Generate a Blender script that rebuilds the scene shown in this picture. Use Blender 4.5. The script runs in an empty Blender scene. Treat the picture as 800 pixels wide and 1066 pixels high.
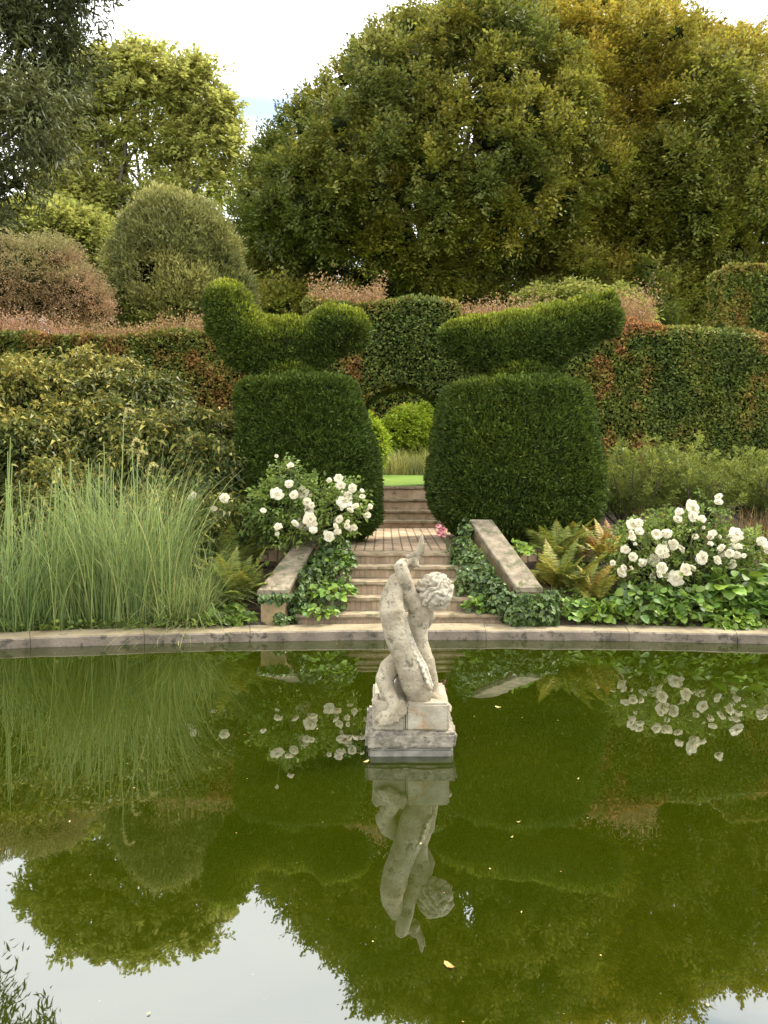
import bpy, bmesh, math, random
import numpy as np
from mathutils import Vector, Matrix

rng = np.random.default_rng(7)
random.seed(7)
F, HZ, CAM = 830.0, 482.0, 1.6
scene = bpy.context.scene
col = scene.collection

def P(x, y, d):
    """point at distance d seen at photo coordinates x, y"""
    return np.array([(x - 400) * d / F, d, CAM - (y - HZ) * d / F])

# ------------------------------------------------------------------ materials
def new_mat(name):
    m = bpy.data.materials.new(name); m.use_nodes = True
    nt = m.node_tree; nt.nodes.clear()
    return m, nt, nt.nodes, nt.links

def node(ns, typ, **kw):
    n = ns.new(typ)
    for k, v in kw.items():
        setattr(n, k, v)
    return n

def ramp(ns, stops):
    r = ns.new('ShaderNodeValToRGB')
    e = r.color_ramp.elements
    while len(e) > 1: e.remove(e[-1])
    e[0].position = stops[0][0]; e[0].color = (*stops[0][1], 1)
    for p, c in stops[1:]:
        k = e.new(p); k.color = (*c, 1)
    return r

def leaf_mat(name, stops, rough=0.5, trans=0.3, var=0.45, spec=0.35):
    """colour along 'tone', value jitter along 'rnd'"""
    m, nt, ns, L = new_mat(name)
    at = node(ns, 'ShaderNodeAttribute', attribute_name='tone')
    ar = node(ns, 'ShaderNodeAttribute', attribute_name='rnd')
    r = ramp(ns, [(p_, (c_[0] * 1.14, c_[1] * 1.02, c_[2] * .76)) for p_, c_ in stops] if 'petal' not in name else stops)
    L.new(at.outputs['Fac'], r.inputs[0])
    mr = node(ns, 'ShaderNodeMapRange')
    mr.inputs['To Min'].default_value = 1 - var; mr.inputs['To Max'].default_value = 1 + var
    L.new(ar.outputs['Fac'], mr.inputs['Value'])
    hs = node(ns, 'ShaderNodeHueSaturation')
    mh = node(ns, 'ShaderNodeMapRange')
    mh.inputs['To Min'].default_value = 0.515; mh.inputs['To Max'].default_value = 0.487
    fr = node(ns, 'ShaderNodeMath', operation='FRACT'); mu = node(ns, 'ShaderNodeMath', operation='MULTIPLY')
    mu.inputs[1].default_value = 7.31
    L.new(ar.outputs['Fac'], mu.inputs[0]); L.new(mu.outputs[0], fr.inputs[0]); L.new(fr.outputs[0], mh.inputs['Value'])
    L.new(mh.outputs[0], hs.inputs['Hue'])
    L.new(mr.outputs[0], hs.inputs['Value']); L.new(r.outputs[0], hs.inputs['Color'])
    b = node(ns, 'ShaderNodeBsdfPrincipled')
    b.inputs['Roughness'].default_value = rough
    b.inputs['Specular IOR Level'].default_value = spec
    L.new(hs.outputs[0], b.inputs['Base Color'])
    o = node(ns, 'ShaderNodeOutputMaterial')
    if trans > 0:
        t = node(ns, 'ShaderNodeBsdfTranslucent'); L.new(hs.outputs[0], t.inputs['Color'])
        mx = node(ns, 'ShaderNodeMixShader'); mx.inputs[0].default_value = trans
        L.new(b.outputs[0], mx.inputs[1]); L.new(t.outputs[0], mx.inputs[2]); L.new(mx.outputs[0], o.inputs[0])
    else:
        L.new(b.outputs[0], o.inputs[0])
    return m

def surf_mat(name, c1, c2, scale=6, c3=None, c3_at=0.62, s3=2.0, rough=0.9, bump=0.4, bscale=40, pits=None, dist=0.01, detail=8):
    """noisy two tone surface, optional third tone in patches, optional dark pits"""
    m, nt, ns, L = new_mat(name)
    tc = node(ns, 'ShaderNodeTexCoord')
    n1 = node(ns, 'ShaderNodeTexNoise'); n1.inputs['Scale'].default_value = scale; n1.inputs['Detail'].default_value = detail
    L.new(tc.outputs['Object'], n1.inputs['Vector'])
    r = ramp(ns, [(0.35, c1), (0.65, c2)]); L.new(n1.outputs['Fac'], r.inputs[0])
    out = r.outputs[0]
    if c3:
        n3 = node(ns, 'ShaderNodeTexNoise'); n3.inputs['Scale'].default_value = s3; n3.inputs['Detail'].default_value = 10
        n3.inputs['Roughness'].default_value = 0.7
        L.new(tc.outputs['Object'], n3.inputs['Vector'])
        rr = ramp(ns, [(c3_at - 0.04, (0, 0, 0)), (c3_at + 0.04, (1, 1, 1))]); L.new(n3.outputs['Fac'], rr.inputs[0])
        mx = node(ns, 'ShaderNodeMix', data_type='RGBA'); L.new(rr.outputs[0], mx.inputs[0])
        L.new(out, mx.inputs[6]); mx.inputs[7].default_value = (*c3, 1); out = mx.outputs[2]
    b = node(ns, 'ShaderNodeBsdfPrincipled'); b.inputs['Roughness'].default_value = rough
    b.inputs['Specular IOR Level'].default_value = 0.25
    nb = node(ns, 'ShaderNodeTexNoise'); nb.inputs['Scale'].default_value = bscale; nb.inputs['Detail'].default_value = 6
    L.new(tc.outputs['Object'], nb.inputs['Vector'])
    bh = nb.outputs['Fac']
    if pits:
        v = node(ns, 'ShaderNodeTexVoronoi'); v.inputs['Scale'].default_value = pits[0]
        L.new(tc.outputs['Object'], v.inputs['Vector'])
        nn = node(ns, 'ShaderNodeTexNoise'); nn.inputs['Scale'].default_value = pits[0] * 0.25
        L.new(tc.outputs['Object'], nn.inputs['Vector'])
        th = node(ns, 'ShaderNodeMath', operation='MULTIPLY'); L.new(nn.outputs['Fac'], th.inputs[0]); th.inputs[1].default_value = pits[1]
        lt = node(ns, 'ShaderNodeMath', operation='LESS_THAN'); L.new(v.outputs['Distance'], lt.inputs[0]); L.new(th.outputs[0], lt.inputs[1])
        mx = node(ns, 'ShaderNodeMix', data_type='RGBA'); L.new(lt.outputs[0], mx.inputs[0])
        L.new(out, mx.inputs[6]); mx.inputs[7].default_value = (*pits[2], 1); out = mx.outputs[2]
        sb = node(ns, 'ShaderNodeMath', operation='SUBTRACT'); L.new(bh, sb.inputs[0]); L.new(lt.outputs[0], sb.inputs[1]); bh = sb.outputs[0]
    L.new(out, b.inputs['Base Color'])
    bp = node(ns, 'ShaderNodeBump'); bp.inputs['Strength'].default_value = bump; bp.inputs['Distance'].default_value = dist
    L.new(bh, bp.inputs['Height']); L.new(bp.outputs[0], b.inputs['Normal'])
    o = node(ns, 'ShaderNodeOutputMaterial'); L.new(b.outputs[0], o.inputs[0])
    return m

def brick_mat(name, c1, c2, mortar, w, h, ms, vertical=False, along_y=False):
    m, nt, ns, L = new_mat(name)
    tc = node(ns, 'ShaderNodeTexCoord'); mp = node(ns, 'ShaderNodeMapping')
    if along_y: mp.inputs['Rotation'].default_value = (0, 0, math.radians(90))
    if vertical: mp.inputs['Rotation'].default_value = (math.radians(90), 0, 0)
    L.new(tc.outputs['Object'], mp.inputs['Vector'])
    wn = node(ns, 'ShaderNodeTexNoise'); wn.inputs['Scale'].default_value = 8
    L.new(tc.outputs['Object'], wn.inputs['Vector'])
    wa = node(ns, 'ShaderNodeMix', data_type='VECTOR'); wa.inputs[0].default_value = 0.012
    L.new(mp.outputs[0], wa.inputs[4]); L.new(wn.outputs['Color'], wa.inputs[5])
    bk = node(ns, 'ShaderNodeTexBrick'); L.new(wa.outputs[1], bk.inputs['Vector'])
    bk.inputs['Scale'].default_value = 1; bk.inputs['Brick Width'].default_value = w; bk.inputs['Row Height'].default_value = h
    bk.inputs['Mortar Size'].default_value = ms; bk.inputs['Mortar Smooth'].default_value = 0.3
    bk.inputs['Color1'].default_value = (*c1, 1); bk.inputs['Color2'].default_value = (*c2, 1); bk.inputs['Mortar'].default_value = (*mortar, 1)
    n = node(ns, 'ShaderNodeTexNoise'); n.inputs['Scale'].default_value = 5; n.inputs['Detail'].default_value = 8
    L.new(tc.outputs['Object'], n.inputs['Vector'])
    r = ramp(ns, [(0.3, (0.55, 0.55, 0.5)), (0.7, (1.15, 1.1, 1.05))]); L.new(n.outputs['Fac'], r.inputs[0])
    mx = node(ns, 'ShaderNodeMix', data_type='RGBA', blend_type='MULTIPLY'); mx.inputs[0].default_value = 1
    L.new(bk.outputs[0], mx.inputs[6]); L.new(r.outputs[0], mx.inputs[7])
    b = node(ns, 'ShaderNodeBsdfPrincipled'); b.inputs['Roughness'].default_value = 0.9
    L.new(mx.outputs[2], b.inputs['Base Color'])
    nb = node(ns, 'ShaderNodeTexNoise'); nb.inputs['Scale'].default_value = 60; L.new(tc.outputs['Object'], nb.inputs['Vector'])
    ad = node(ns, 'ShaderNodeMath', operation='SUBTRACT'); L.new(nb.outputs['Fac'], ad.inputs[0]); L.new(bk.outputs['Fac'], ad.inputs[1])
    bp = node(ns, 'ShaderNodeBump'); bp.inputs['Strength'].default_value = 0.5; bp.inputs['Distance'].default_value = 0.008
    L.new(ad.outputs[0], bp.inputs['Height']); L.new(bp.outputs[0], b.inputs['Normal'])
    o = node(ns, 'ShaderNodeOutputMaterial'); L.new(b.outputs[0], o.inputs[0])
    return m

M = {}
# leaf palettes (base colours)
M['beech'] = leaf_mat('beech leaves', [(0, (0.105, 0.140, 0.036)), (0.45, (0.225, 0.235, 0.045)), (0.8, (0.28, 0.245, 0.04)), (1, (0.36, 0.29, 0.04))], var=0.5)
M['light'] = leaf_mat('light tree leaves', [(0, (0.24, 0.28, 0.08)), (1, (0.36, 0.39, 0.13))], trans=0.5)
M['willow'] = leaf_mat('grey green leaves', [(0, (0.040, 0.056, 0.022)), (1, (0.13, 0.15, 0.06))], trans=0.2, spec=.2)
M['olive'] = leaf_mat('olive leaves', [(0, (0.10, 0.13, 0.050)), (1, (0.34, 0.35, 0.14))], trans=0.25)
M['pinkbush'] = leaf_mat('dusky leaves', [(0, (0.25, 0.25, 0.12)), (0.5, (0.34, 0.25, 0.18)), (1, (0.44, 0.27, 0.22))], trans=0.25)
M['bright'] = leaf_mat('bright leaves', [(0, (0.22, 0.34, 0.04)), (1, (0.42, 0.52, 0.07))], trans=0.4)
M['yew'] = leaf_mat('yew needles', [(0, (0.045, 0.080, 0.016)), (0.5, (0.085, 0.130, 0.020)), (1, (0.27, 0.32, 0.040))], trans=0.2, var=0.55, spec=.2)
M['conifer'] = leaf_mat('feathery needles', [(0, (0.075, 0.115, 0.028)), (1, (0.28, 0.34, 0.08))], trans=0.25)
M['hedge'] = leaf_mat('hedge leaves', [(0, (0.070, 0.115, 0.032)), (0.4, (0.155, 0.205, 0.045)), (0.6, (0.24, 0.22, 0.06)), (0.8, (0.30, 0.19, 0.075)), (1, (0.36, 0.195, 0.10))], trans=0.25, var=0.5, spec=0.25)
M['fringe'] = leaf_mat('pink hedge shoots', [(0, (0.20, 0.20, 0.06)), (0.5, (0.28, 0.19, 0.10)), (1, (0.34, 0.21, 0.16))], trans=0.3)
M['shrub'] = leaf_mat('golden olive leaves', [(0, (0.040, 0.064, 0.017)), (0.5, (0.110, 0.140, 0.036)), (1, (0.33, 0.31, 0.09))], trans=0.25, var=0.5)
M['rose'] = leaf_mat('rose leaves', [(0, (0.07, 0.13, 0.035)), (1, (0.19, 0.27, 0.06))], trans=0.25)
M['ivy'] = leaf_mat('ivy leaves', [(0, (0.035, 0.075, 0.022)), (1, (0.13, 0.20, 0.05))], trans=0.15, spec=0.5)
M['broad'] = leaf_mat('broad leaves', [(0, (0.055, 0.12, 0.022)), (1, (0.21, 0.34, 0.045))], trans=0.25, spec=0.5)
M['fern'] = leaf_mat('fern fronds', [(0, (0.08, 0.14, 0.03)), (0.5, (0.17, 0.21, 0.045)), (0.8, (0.34, 0.31, 0.06)), (1, (0.26, 0.14, 0.05))], trans=0.3)
M['grass'] = leaf_mat('tall grass', [(0, (0.095, 0.17, 0.065)), (0.7, (0.27, 0.35, 0.145)), (1, (0.44, 0.42, 0.24))], trans=0.35, var=0.35)
M['dry'] = leaf_mat('dry stems', [(0, (0.10, 0.075, 0.035)), (1, (0.30, 0.20, 0.09))], trans=0.2)
M['pale'] = leaf_mat('pale grasses', [(0, (0.20, 0.26, 0.14)), (1, (0.45, 0.45, 0.18))], trans=0.3)
M['petal'] = leaf_mat('rose petals', [(0, (0.80, 0.73, 0.52)), (1, (0.84, 0.80, 0.68))], trans=0.5, var=0.04)
M['pinkpetal'] = leaf_mat('pink petals', [(0, (0.45, 0.10, 0.13)), (1, (0.7, 0.3, 0.3))], trans=0.3, var=0.2)
M['centre'] = leaf_mat('rose centre', [(0, (0.55, 0.40, 0.08)), (1, (0.6, 0.45, 0.1))], trans=0, var=0.2)
M['plume'] = leaf_mat('grass plume', [(0, (0.42, 0.44, 0.22)), (1, (0.6, 0.58, 0.36))], trans=0.3, var=0.15)
M['dead'] = leaf_mat('floating leaf', [(0, (0.30, 0.15, 0.04)), (1, (0.45, 0.42, 0.2))], trans=0, var=0.3)
M['core'] = surf_mat('inner shade core', (0.012, 0.016, 0.006), (0.030, 0.038, 0.012), scale=14, bump=1.0, bscale=30, dist=.03, rough=1.0)  # solid dark cores added inside foliage to block light between the leaves
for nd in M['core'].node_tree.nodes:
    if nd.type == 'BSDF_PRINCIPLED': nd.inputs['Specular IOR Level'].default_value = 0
M['bark'] = surf_mat('bark', (0.06, 0.05, 0.035), (0.14, 0.12, 0.09), scale=12, bump=0.8, bscale=25)
M['stem'] = surf_mat('green stem', (0.10, 0.13, 0.04), (0.17, 0.17, 0.07), scale=9)
M['soil'] = surf_mat('soil', (0.035, 0.025, 0.016), (0.09, 0.065, 0.04), scale=14, c3=(0.06, 0.07, 0.03), bump=1, bscale=20, dist=0.03)
M['statue'] = surf_mat('weathered statue stone', (0.225, 0.185, 0.12), (0.385, 0.335, 0.235), scale=9, c3=(0.14, 0.12, 0.08), c3_at=0.60, s3=17,
                       bump=0.7, bscale=55, pits=(95, 0.36, (0.09, 0.075, 0.05)), dist=0.006)
M['hair'] = surf_mat('statue curls stone', (0.28, 0.24, 0.17), (0.48, 0.43, 0.32), scale=14, c3=(0.19, 0.165, 0.12), c3_at=0.60, s3=22, bump=0.6, bscale=70, dist=0.005)
M['block'] = surf_mat('pedestal stone', (0.24, 0.205, 0.14), (0.37, 0.33, 0.24), scale=9, c3=(0.30, 0.19, 0.10), c3_at=0.60, s3=6,
                      bump=0.8, bscale=40, pits=(60, 0.25, (0.13, 0.11, 0.08)))
M['slab'] = surf_mat('rough slab stone', (0.13, 0.115, 0.085), (0.33, 0.285, 0.21), scale=16, c3=(0.12, 0.11, 0.085), c3_at=0.57, s3=20, bump=1.0, bscale=35, dist=0.015)
M['wet'] = surf_mat('wet base stone', (0.13, 0.12, 0.095), (0.26, 0.24, 0.19), scale=14, rough=0.5, bump=0.6)
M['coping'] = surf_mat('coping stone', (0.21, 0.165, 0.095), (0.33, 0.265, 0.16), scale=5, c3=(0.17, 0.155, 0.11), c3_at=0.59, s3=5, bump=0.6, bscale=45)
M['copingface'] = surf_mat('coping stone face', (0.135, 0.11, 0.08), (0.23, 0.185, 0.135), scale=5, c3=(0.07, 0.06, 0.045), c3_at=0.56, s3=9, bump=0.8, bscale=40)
M['poolwall'] = surf_mat('pool wall', (0.11, 0.115, 0.07), (0.18, 0.17, 0.11), scale=6)
M['capstone'] = surf_mat('lichen capstone', (0.15, 0.12, 0.078), (0.27, 0.22, 0.15), scale=11, c3=(0.10, 0.10, 0.05), c3_at=0.55, s3=9, bump=0.8, bscale=40)
M['pier'] = surf_mat('golden pier stone', (0.26, 0.19, 0.10), (0.46, 0.34, 0.17), scale=7, c3=(0.15, 0.13, 0.08), c3_at=0.58, s3=8, bump=0.8)
M['tread'] = surf_mat('stone tread', (0.22, 0.165, 0.10), (0.37, 0.285, 0.18), scale=9, c3=(0.13, 0.125, 0.06), c3_at=0.57, s3=7, bump=0.6)
M['riser'] = brick_mat('brick riser', (0.30, 0.215, 0.135), (0.39, 0.29, 0.185), (0.27, 0.21, 0.14), 0.052, 0.3, 0.006, vertical=True)
M['upperstep'] = surf_mat('upper step stone', (0.33, 0.235, 0.14), (0.50, 0.37, 0.235), scale=8, c3=(0.18, 0.15, 0.08), c3_at=0.6, s3=6, bump=0.6)
M['paving'] = brick_mat('brick paving', (0.54, 0.38, 0.24), (0.62, 0.46, 0.31), (0.22, 0.17, 0.10), 0.235, 0.105, 0.010, along_y=True)
M['lawn'] = surf_mat('lawn', (0.13, 0.21, 0.03), (0.18, 0.27, 0.04), scale=3, bump=0.8, bscale=90, dist=0.02)

# ------------------------------------------------------------------ objects
def tag(o, label=None, cat=None, group=None, kind=None):
    if label: o['label'] = label
    if cat: o['category'] = cat
    if group: o['group'] = group
    if kind: o['kind'] = kind
    return o

def empty(name, loc, label, cat, group=None):
    o = bpy.data.objects.new(name, None); col.objects.link(o)
    o.location = tuple(float(v) for v in loc); o.empty_display_size = 0.2
    return tag(o, label, cat, group)

def link(name, me, parent=None):
    o = bpy.data.objects.new(name, me); col.objects.link(o)
    if parent is not None:
        o.parent = parent
    return o

def build(name, verts, faces, mat, parent=None, rnd=None, tone=None, smooth=False, midx=None):
    """one mesh object from numpy arrays; world coordinates, moved into the parent's space"""
    verts = np.asarray(verts, dtype=np.float64)
    off = np.array(parent.location) if parent is not None else np.zeros(3)
    me = bpy.data.meshes.new(name)
    me.vertices.add(len(verts)); me.vertices.foreach_set('co', (verts - off).astype(np.float32).ravel())
    if isinstance(faces, list):
        groups = faces
    else:
        groups = [faces]
    lv = np.concatenate([g.ravel() for g in groups]).astype(np.int32)
    sizes = np.concatenate([np.full(len(g), g.shape[1]) for g in groups])
    starts = np.concatenate([[0], np.cumsum(sizes)[:-1]]).astype(np.int32)
    me.loops.add(len(lv)); me.loops.foreach_set('vertex_index', lv)
    me.polygons.add(len(sizes)); me.polygons.foreach_set('loop_start', starts)
    me.polygons.foreach_set('use_smooth', np.full(len(sizes), smooth))
    mats = mat if isinstance(mat, (list, tuple)) else [mat]
    for m_ in mats: me.materials.append(m_)
    if midx is not None: me.polygons.foreach_set('material_index', np.asarray(midx, dtype=np.int32))
    me.update(calc_edges=True)
    for nm, arr in (('rnd', rnd), ('tone', tone)):
        if arr is not None:
            a = me.attributes.new(nm, 'FLOAT', 'POINT'); a.data.foreach_set('value', np.asarray(arr, dtype=np.float32))
    return link(name, me, parent)

def bm_arrays(bm):
    v = np.array([x.co[:] for x in bm.verts]); bm.verts.index_update()
    d = {}
    for f in bm.faces: d.setdefault(len(f.verts), []).append([q.index for q in f.verts])
    return v, [np.array(a) for a in d.values()]

def build_bm(name, bm, mat, parent=None, smooth=False):
    v, f = bm_arrays(bm); bm.free()
    return build(name, v, f, mat, parent, smooth=smooth)

def norm(a):
    return a / np.maximum(np.linalg.norm(a, axis=-1, keepdims=True), 1e-9)

def rdir(n):
    return norm(rng.normal(size=(n, 3)))

# value noise
_T = np.random.default_rng(3).random(4096)
def _h(i, j, k):
    return _T[(i * 73 + j * 179 + k * 283 + (i * j) % 97) % 4096]
def vnoise(p, s, off=0.0):
    q = np.asarray(p) * s + off + 500
    i = np.floor(q).astype(int); f = q - i; f = f * f * (3 - 2 * f)
    r = 0
    for a in (0, 1):
        for b in (0, 1):
            for c in (0, 1):
                w = (f[..., 0] if a else 1 - f[..., 0]) * (f[..., 1] if b else 1 - f[..., 1]) * (f[..., 2] if c else 1 - f[..., 2])
                r = r + w * _h(i[..., 0] + a, i[..., 1] + b, i[..., 2] + c)
    return r
def fbm(p, s, off=0.0):
    return (vnoise(p, s, off) + 0.5 * vnoise(p, s * 2.1, off + 9) + 0.25 * vnoise(p, s * 4.3, off + 21)) / 1.75

# ------------------------------------------------------------------ foliage generators
class Leaves:
    """collects leaf quads (optionally folded) into one mesh"""
    def __init__(s): s.v = []; s.f = []; s.r = []; s.t = []; s.mi = []; s.n = 0
    def add(s, verts, faces, rnd, tone, mi=0):
        s.v.append(verts); s.f.append(faces + s.n); s.n += len(verts)
        s.r.append(rnd); s.t.append(tone); s.mi.append(np.full(len(faces), mi))
    def quads(s, p, d, nrm, L, W, tone, wide=0.45, droop=0.0, fold=0.0, mi=0):
        n = len(p)
        L = np.broadcast_to(L, (n,))[:, None]; W = np.broadcast_to(W, (n,))[:, None]
        d = norm(d); side = norm(np.cross(d, nrm)); up = np.cross(side, d)
        mid = p + d * L * wide + up * L * 0.06
        tip = p + d * L - np.array([0, 0, 1]) * L * droop
        v = np.stack([p, mid + side * W * 0.5 + up * W * fold, tip, mid - side * W * 0.5 + up * W * fold], 1).reshape(-1, 3)
        rn = np.repeat(rng.random(n), 4); tn = np.repeat(np.broadcast_to(tone, (n,)), 4)
        s.add(v, np.arange(n * 4).reshape(n, 4), rn, tn, mi)
    def sprays(s, p, d, L, k, lL, lW, tone, up=0.7, ang=0.9, droop=0.15, jit=0.3, tj=0.12, fold=0.0, lift=0.0):
        """N twigs of k leaves"""
        n = len(p); d = norm(d)
        L = np.broadcast_to(L, (n,))
        U = norm(np.array([0, 0, 1]) * up + (1 - up) * rdir(n) + 0.15 * rdir(n))
        side = norm(np.cross(d, U)); U2 = np.cross(side, d)
        t = (np.arange(k) + rng.random((n, k))) / k
        sg = np.where(np.arange(k) % 2 == 0, 1.0, -1.0)[None, :] * (0.6 + 0.6 * rng.random((n, k)))
        pos = p[:, None] + d[:, None] * (t * L[:, None])[..., None] - np.array([0, 0, 1]) * (droop * L[:, None] * t ** 2)[..., None]
        pos = pos + rng.normal(size=(n, k, 3)) * (jit * 0.25 * L[:, None, None])
        dd = d[:, None] * np.cos(ang * np.abs(sg))[..., None] + side[:, None] * (np.sin(ang * np.abs(sg)) * np.sign(sg))[..., None] + rng.normal(size=(n, k, 3)) * jit * 0.6
        dd[..., 2] += lift
        nn = U2[:, None] + rng.normal(size=(n, k, 3)) * jit
        tn = np.broadcast_to(tone, (n,))[:, None] + rng.normal(size=(n, k)) * tj
        sz = 0.7 + 0.6 * rng.random(n * k)
        s.quads(pos.reshape(-1, 3), dd.reshape(-1, 3), norm(nn.reshape(-1, 3)), lL * sz, lW * sz, np.clip(tn.reshape(-1), 0, 1), droop=droop, fold=fold)
    def strips(s, base, az, lean, L, W, tone, seg=6, curve=1.2, twist=0.0, tip=0.1):
        """grass blades: arching tapered strips"""
        n = len(base)
        t = np.linspace(0, 1, seg + 1)[None, :]
        th = lean[:, None] + curve * np.broadcast_to(1.0, (n, 1)) * t ** 1.6 if np.isscalar(curve) else lean[:, None] + curve[:, None] * t ** 1.6
        st = L[:, None] / seg
        dx = np.sin(th) * st; dz = np.cos(th) * st
        r = np.concatenate([np.zeros((n, 1)), np.cumsum(dx[:, :-1], 1)], 1); z = np.concatenate([np.zeros((n, 1)), np.cumsum(dz[:, :-1], 1)], 1)
        h = np.stack([np.cos(az), np.sin(az), 0 * az], 1)
        c = base[:, None] + h[:, None] * r[..., None] + np.array([0, 0, 1.0]) * z[..., None]
        sa = az + math.pi / 2 + twist * rng.normal(size=n)
        sd = np.stack([np.cos(sa), np.sin(sa), 0 * sa], 1)
        w = np.broadcast_to(W, (n,))[:, None] * (1 - (1 - tip) * t ** 1.5) * 0.5
        v = np.stack([c - sd[:, None] * w[..., None], c + sd[:, None] * w[..., None]], 2).reshape(-1, 3)
        i = np.arange(n)[:, None] * (seg + 1) * 2 + np.arange(seg)[None] * 2
        f = np.stack([i, i + 1, i + 3, i + 2], -1).reshape(-1, 4)
        k = (seg + 1) * 2
        s.add(v, f, np.repeat(rng.random(n), k), np.repeat(np.broadcast_to(tone, (n,)), k))
        return c
    def solid(s, v, f, tone=0.1, mi=1):
        s.add(v, f, np.full(len(v), 0.4), np.full(len(v), tone), mi)
    def make(s, name, mat, parent=None, smooth=False):
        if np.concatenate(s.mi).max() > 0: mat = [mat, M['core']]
        return build(name, np.concatenate(s.v), s.f if len(set(a.shape[1] for a in s.f)) > 1 else np.concatenate(s.f), mat, parent,
                     np.concatenate(s.r), np.clip(np.concatenate(s.t), 0, 1), smooth, np.concatenate(s.mi))

def sphere_mesh(c, r, seg=10, ring=7, rough=0.0):
    th = np.linspace(0, math.pi, ring + 1); ph = np.arange(seg) * 2 * math.pi / seg
    T, Ph = np.meshgrid(th, ph, indexing='ij')
    u = np.stack([np.sin(T) * np.cos(Ph), np.sin(T) * np.sin(Ph), np.cos(T)], -1).reshape(-1, 3)
    v = np.asarray(c) + u * np.asarray(r)
    if rough: v = v + u * np.asarray(r) * ((fbm(v, 1.3 / np.mean(r)) - 0.5) * 2 * rough)[:, None]
    i, j = np.meshgrid(np.arange(ring), np.arange(seg), indexing='ij')
    a = i * seg + j; b = i * seg + (j + 1) % seg
    f = np.stack([a, a + seg, b + seg, b], -1).reshape(-1, 4)
    return v, f

def blob_points(blobs, n, depth=0.25, inside=0.85, view_bias=True):
    """points on the outer skin of a union of ellipsoids, with outward normals"""
    B = np.array(blobs, float); C = B[:, :3]; R = B[:, 3:6]
    area = (R[:, 0] * R[:, 1] + R[:, 1] * R[:, 2] + R[:, 0] * R[:, 2])
    out_p, out_n = [], []; got = 0
    while got < n:
        m = int((n - got) * 2.2) + 50
        w = rng.choice(len(B), m, p=area / area.sum())
        u = rdir(m)
        nr = norm(u / R[w])
        if view_bias:   # fewer leaves on the far side of the crown
            keep = rng.random(m) < np.where(nr[:, 1] > 0.35, 0.35, 1.0)
            w, u, nr = w[keep], u[keep], nr[keep]
        p = C[w] + u * R[w] * (1 - depth * rng.random(len(w))[:, None] ** 2)
        ok = np.ones(len(p), bool)
        for k in range(0, len(B)):
            q = (p - C[k]) / R[k]
            ok &= ~(((q ** 2).sum(1) < inside ** 2) & (w != k))
        out_p.append(p[ok]); out_n.append(nr[ok]); got += ok.sum()
    return np.concatenate(out_p)[:n], np.concatenate(out_n)[:n]

def px_blob(x, y, rx, ry, d, rd=None, s=1.0):
    c = P(x, y, d); k = d / F
    return [c[0], c[1], c[2], rx * k * s, (rd if rd else rx * k) * s, ry * k * s]

def tube(points, radii, sides=8):
    pts = np.asarray(points, float); n = len(pts)
    rad = np.asarray(radii, float)
    tg = norm(np.gradient(pts, axis=0))
    ref = np.array([0.0, 0.0, 1.0]) if abs(tg[0][2]) < 0.9 else np.array([1.0, 0, 0])
    vs = []
    for i in range(n):
        a = norm(np.cross(tg[i], ref)); b = np.cross(tg[i], a)
        ang = np.arange(sides) * 2 * math.pi / sides
        vs.append(pts[i] + rad[i] * (np.cos(ang)[:, None] * a + np.sin(ang)[:, None] * b))
        ref = np.cross(a, tg[i]) if abs(np.dot(tg[i], ref)) > 0.95 else ref
    v = np.concatenate(vs)
    f = []
    for i in range(n - 1):
        for j in range(sides):
            f.append([i * sides + j, i * sides + (j + 1) % sides, (i + 1) * sides + (j + 1) % sides, (i + 1) * sides + j])
    return v, np.array(f)

class Solid:
    def __init__(s): s.v = []; s.f = []; s.n = 0
    def add(s, vf):
        v, f = vf; s.v.append(v); s.f.append(f + s.n); s.n += len(v)
    def make(s, name, mat, parent=None, smooth=True):
        return build(name, np.concatenate(s.v), np.concatenate(s.f), mat, parent, smooth=smooth)

def branch_set(root, tips, r0, r1=0.02, bend=0.15):
    s = Solid()
    for t in tips:
        n = 7; k = np.linspace(0, 1, n)[:, None]
        root_, t = np.asarray(root, float), np.asarray(t, float)
        pts = root_ + (t - root_) * k
        pts[:, 2] += np.sin(k[:, 0] * math.pi) * bend * np.linalg.norm(t - root_) * 0.5
        pts[1:-1] += rng.normal(size=(n - 2, 3)) * 0.03 * np.linalg.norm(t - root_)
        s.add(tube(pts, np.linspace(r0, r1, n), 6))
    return s

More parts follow.
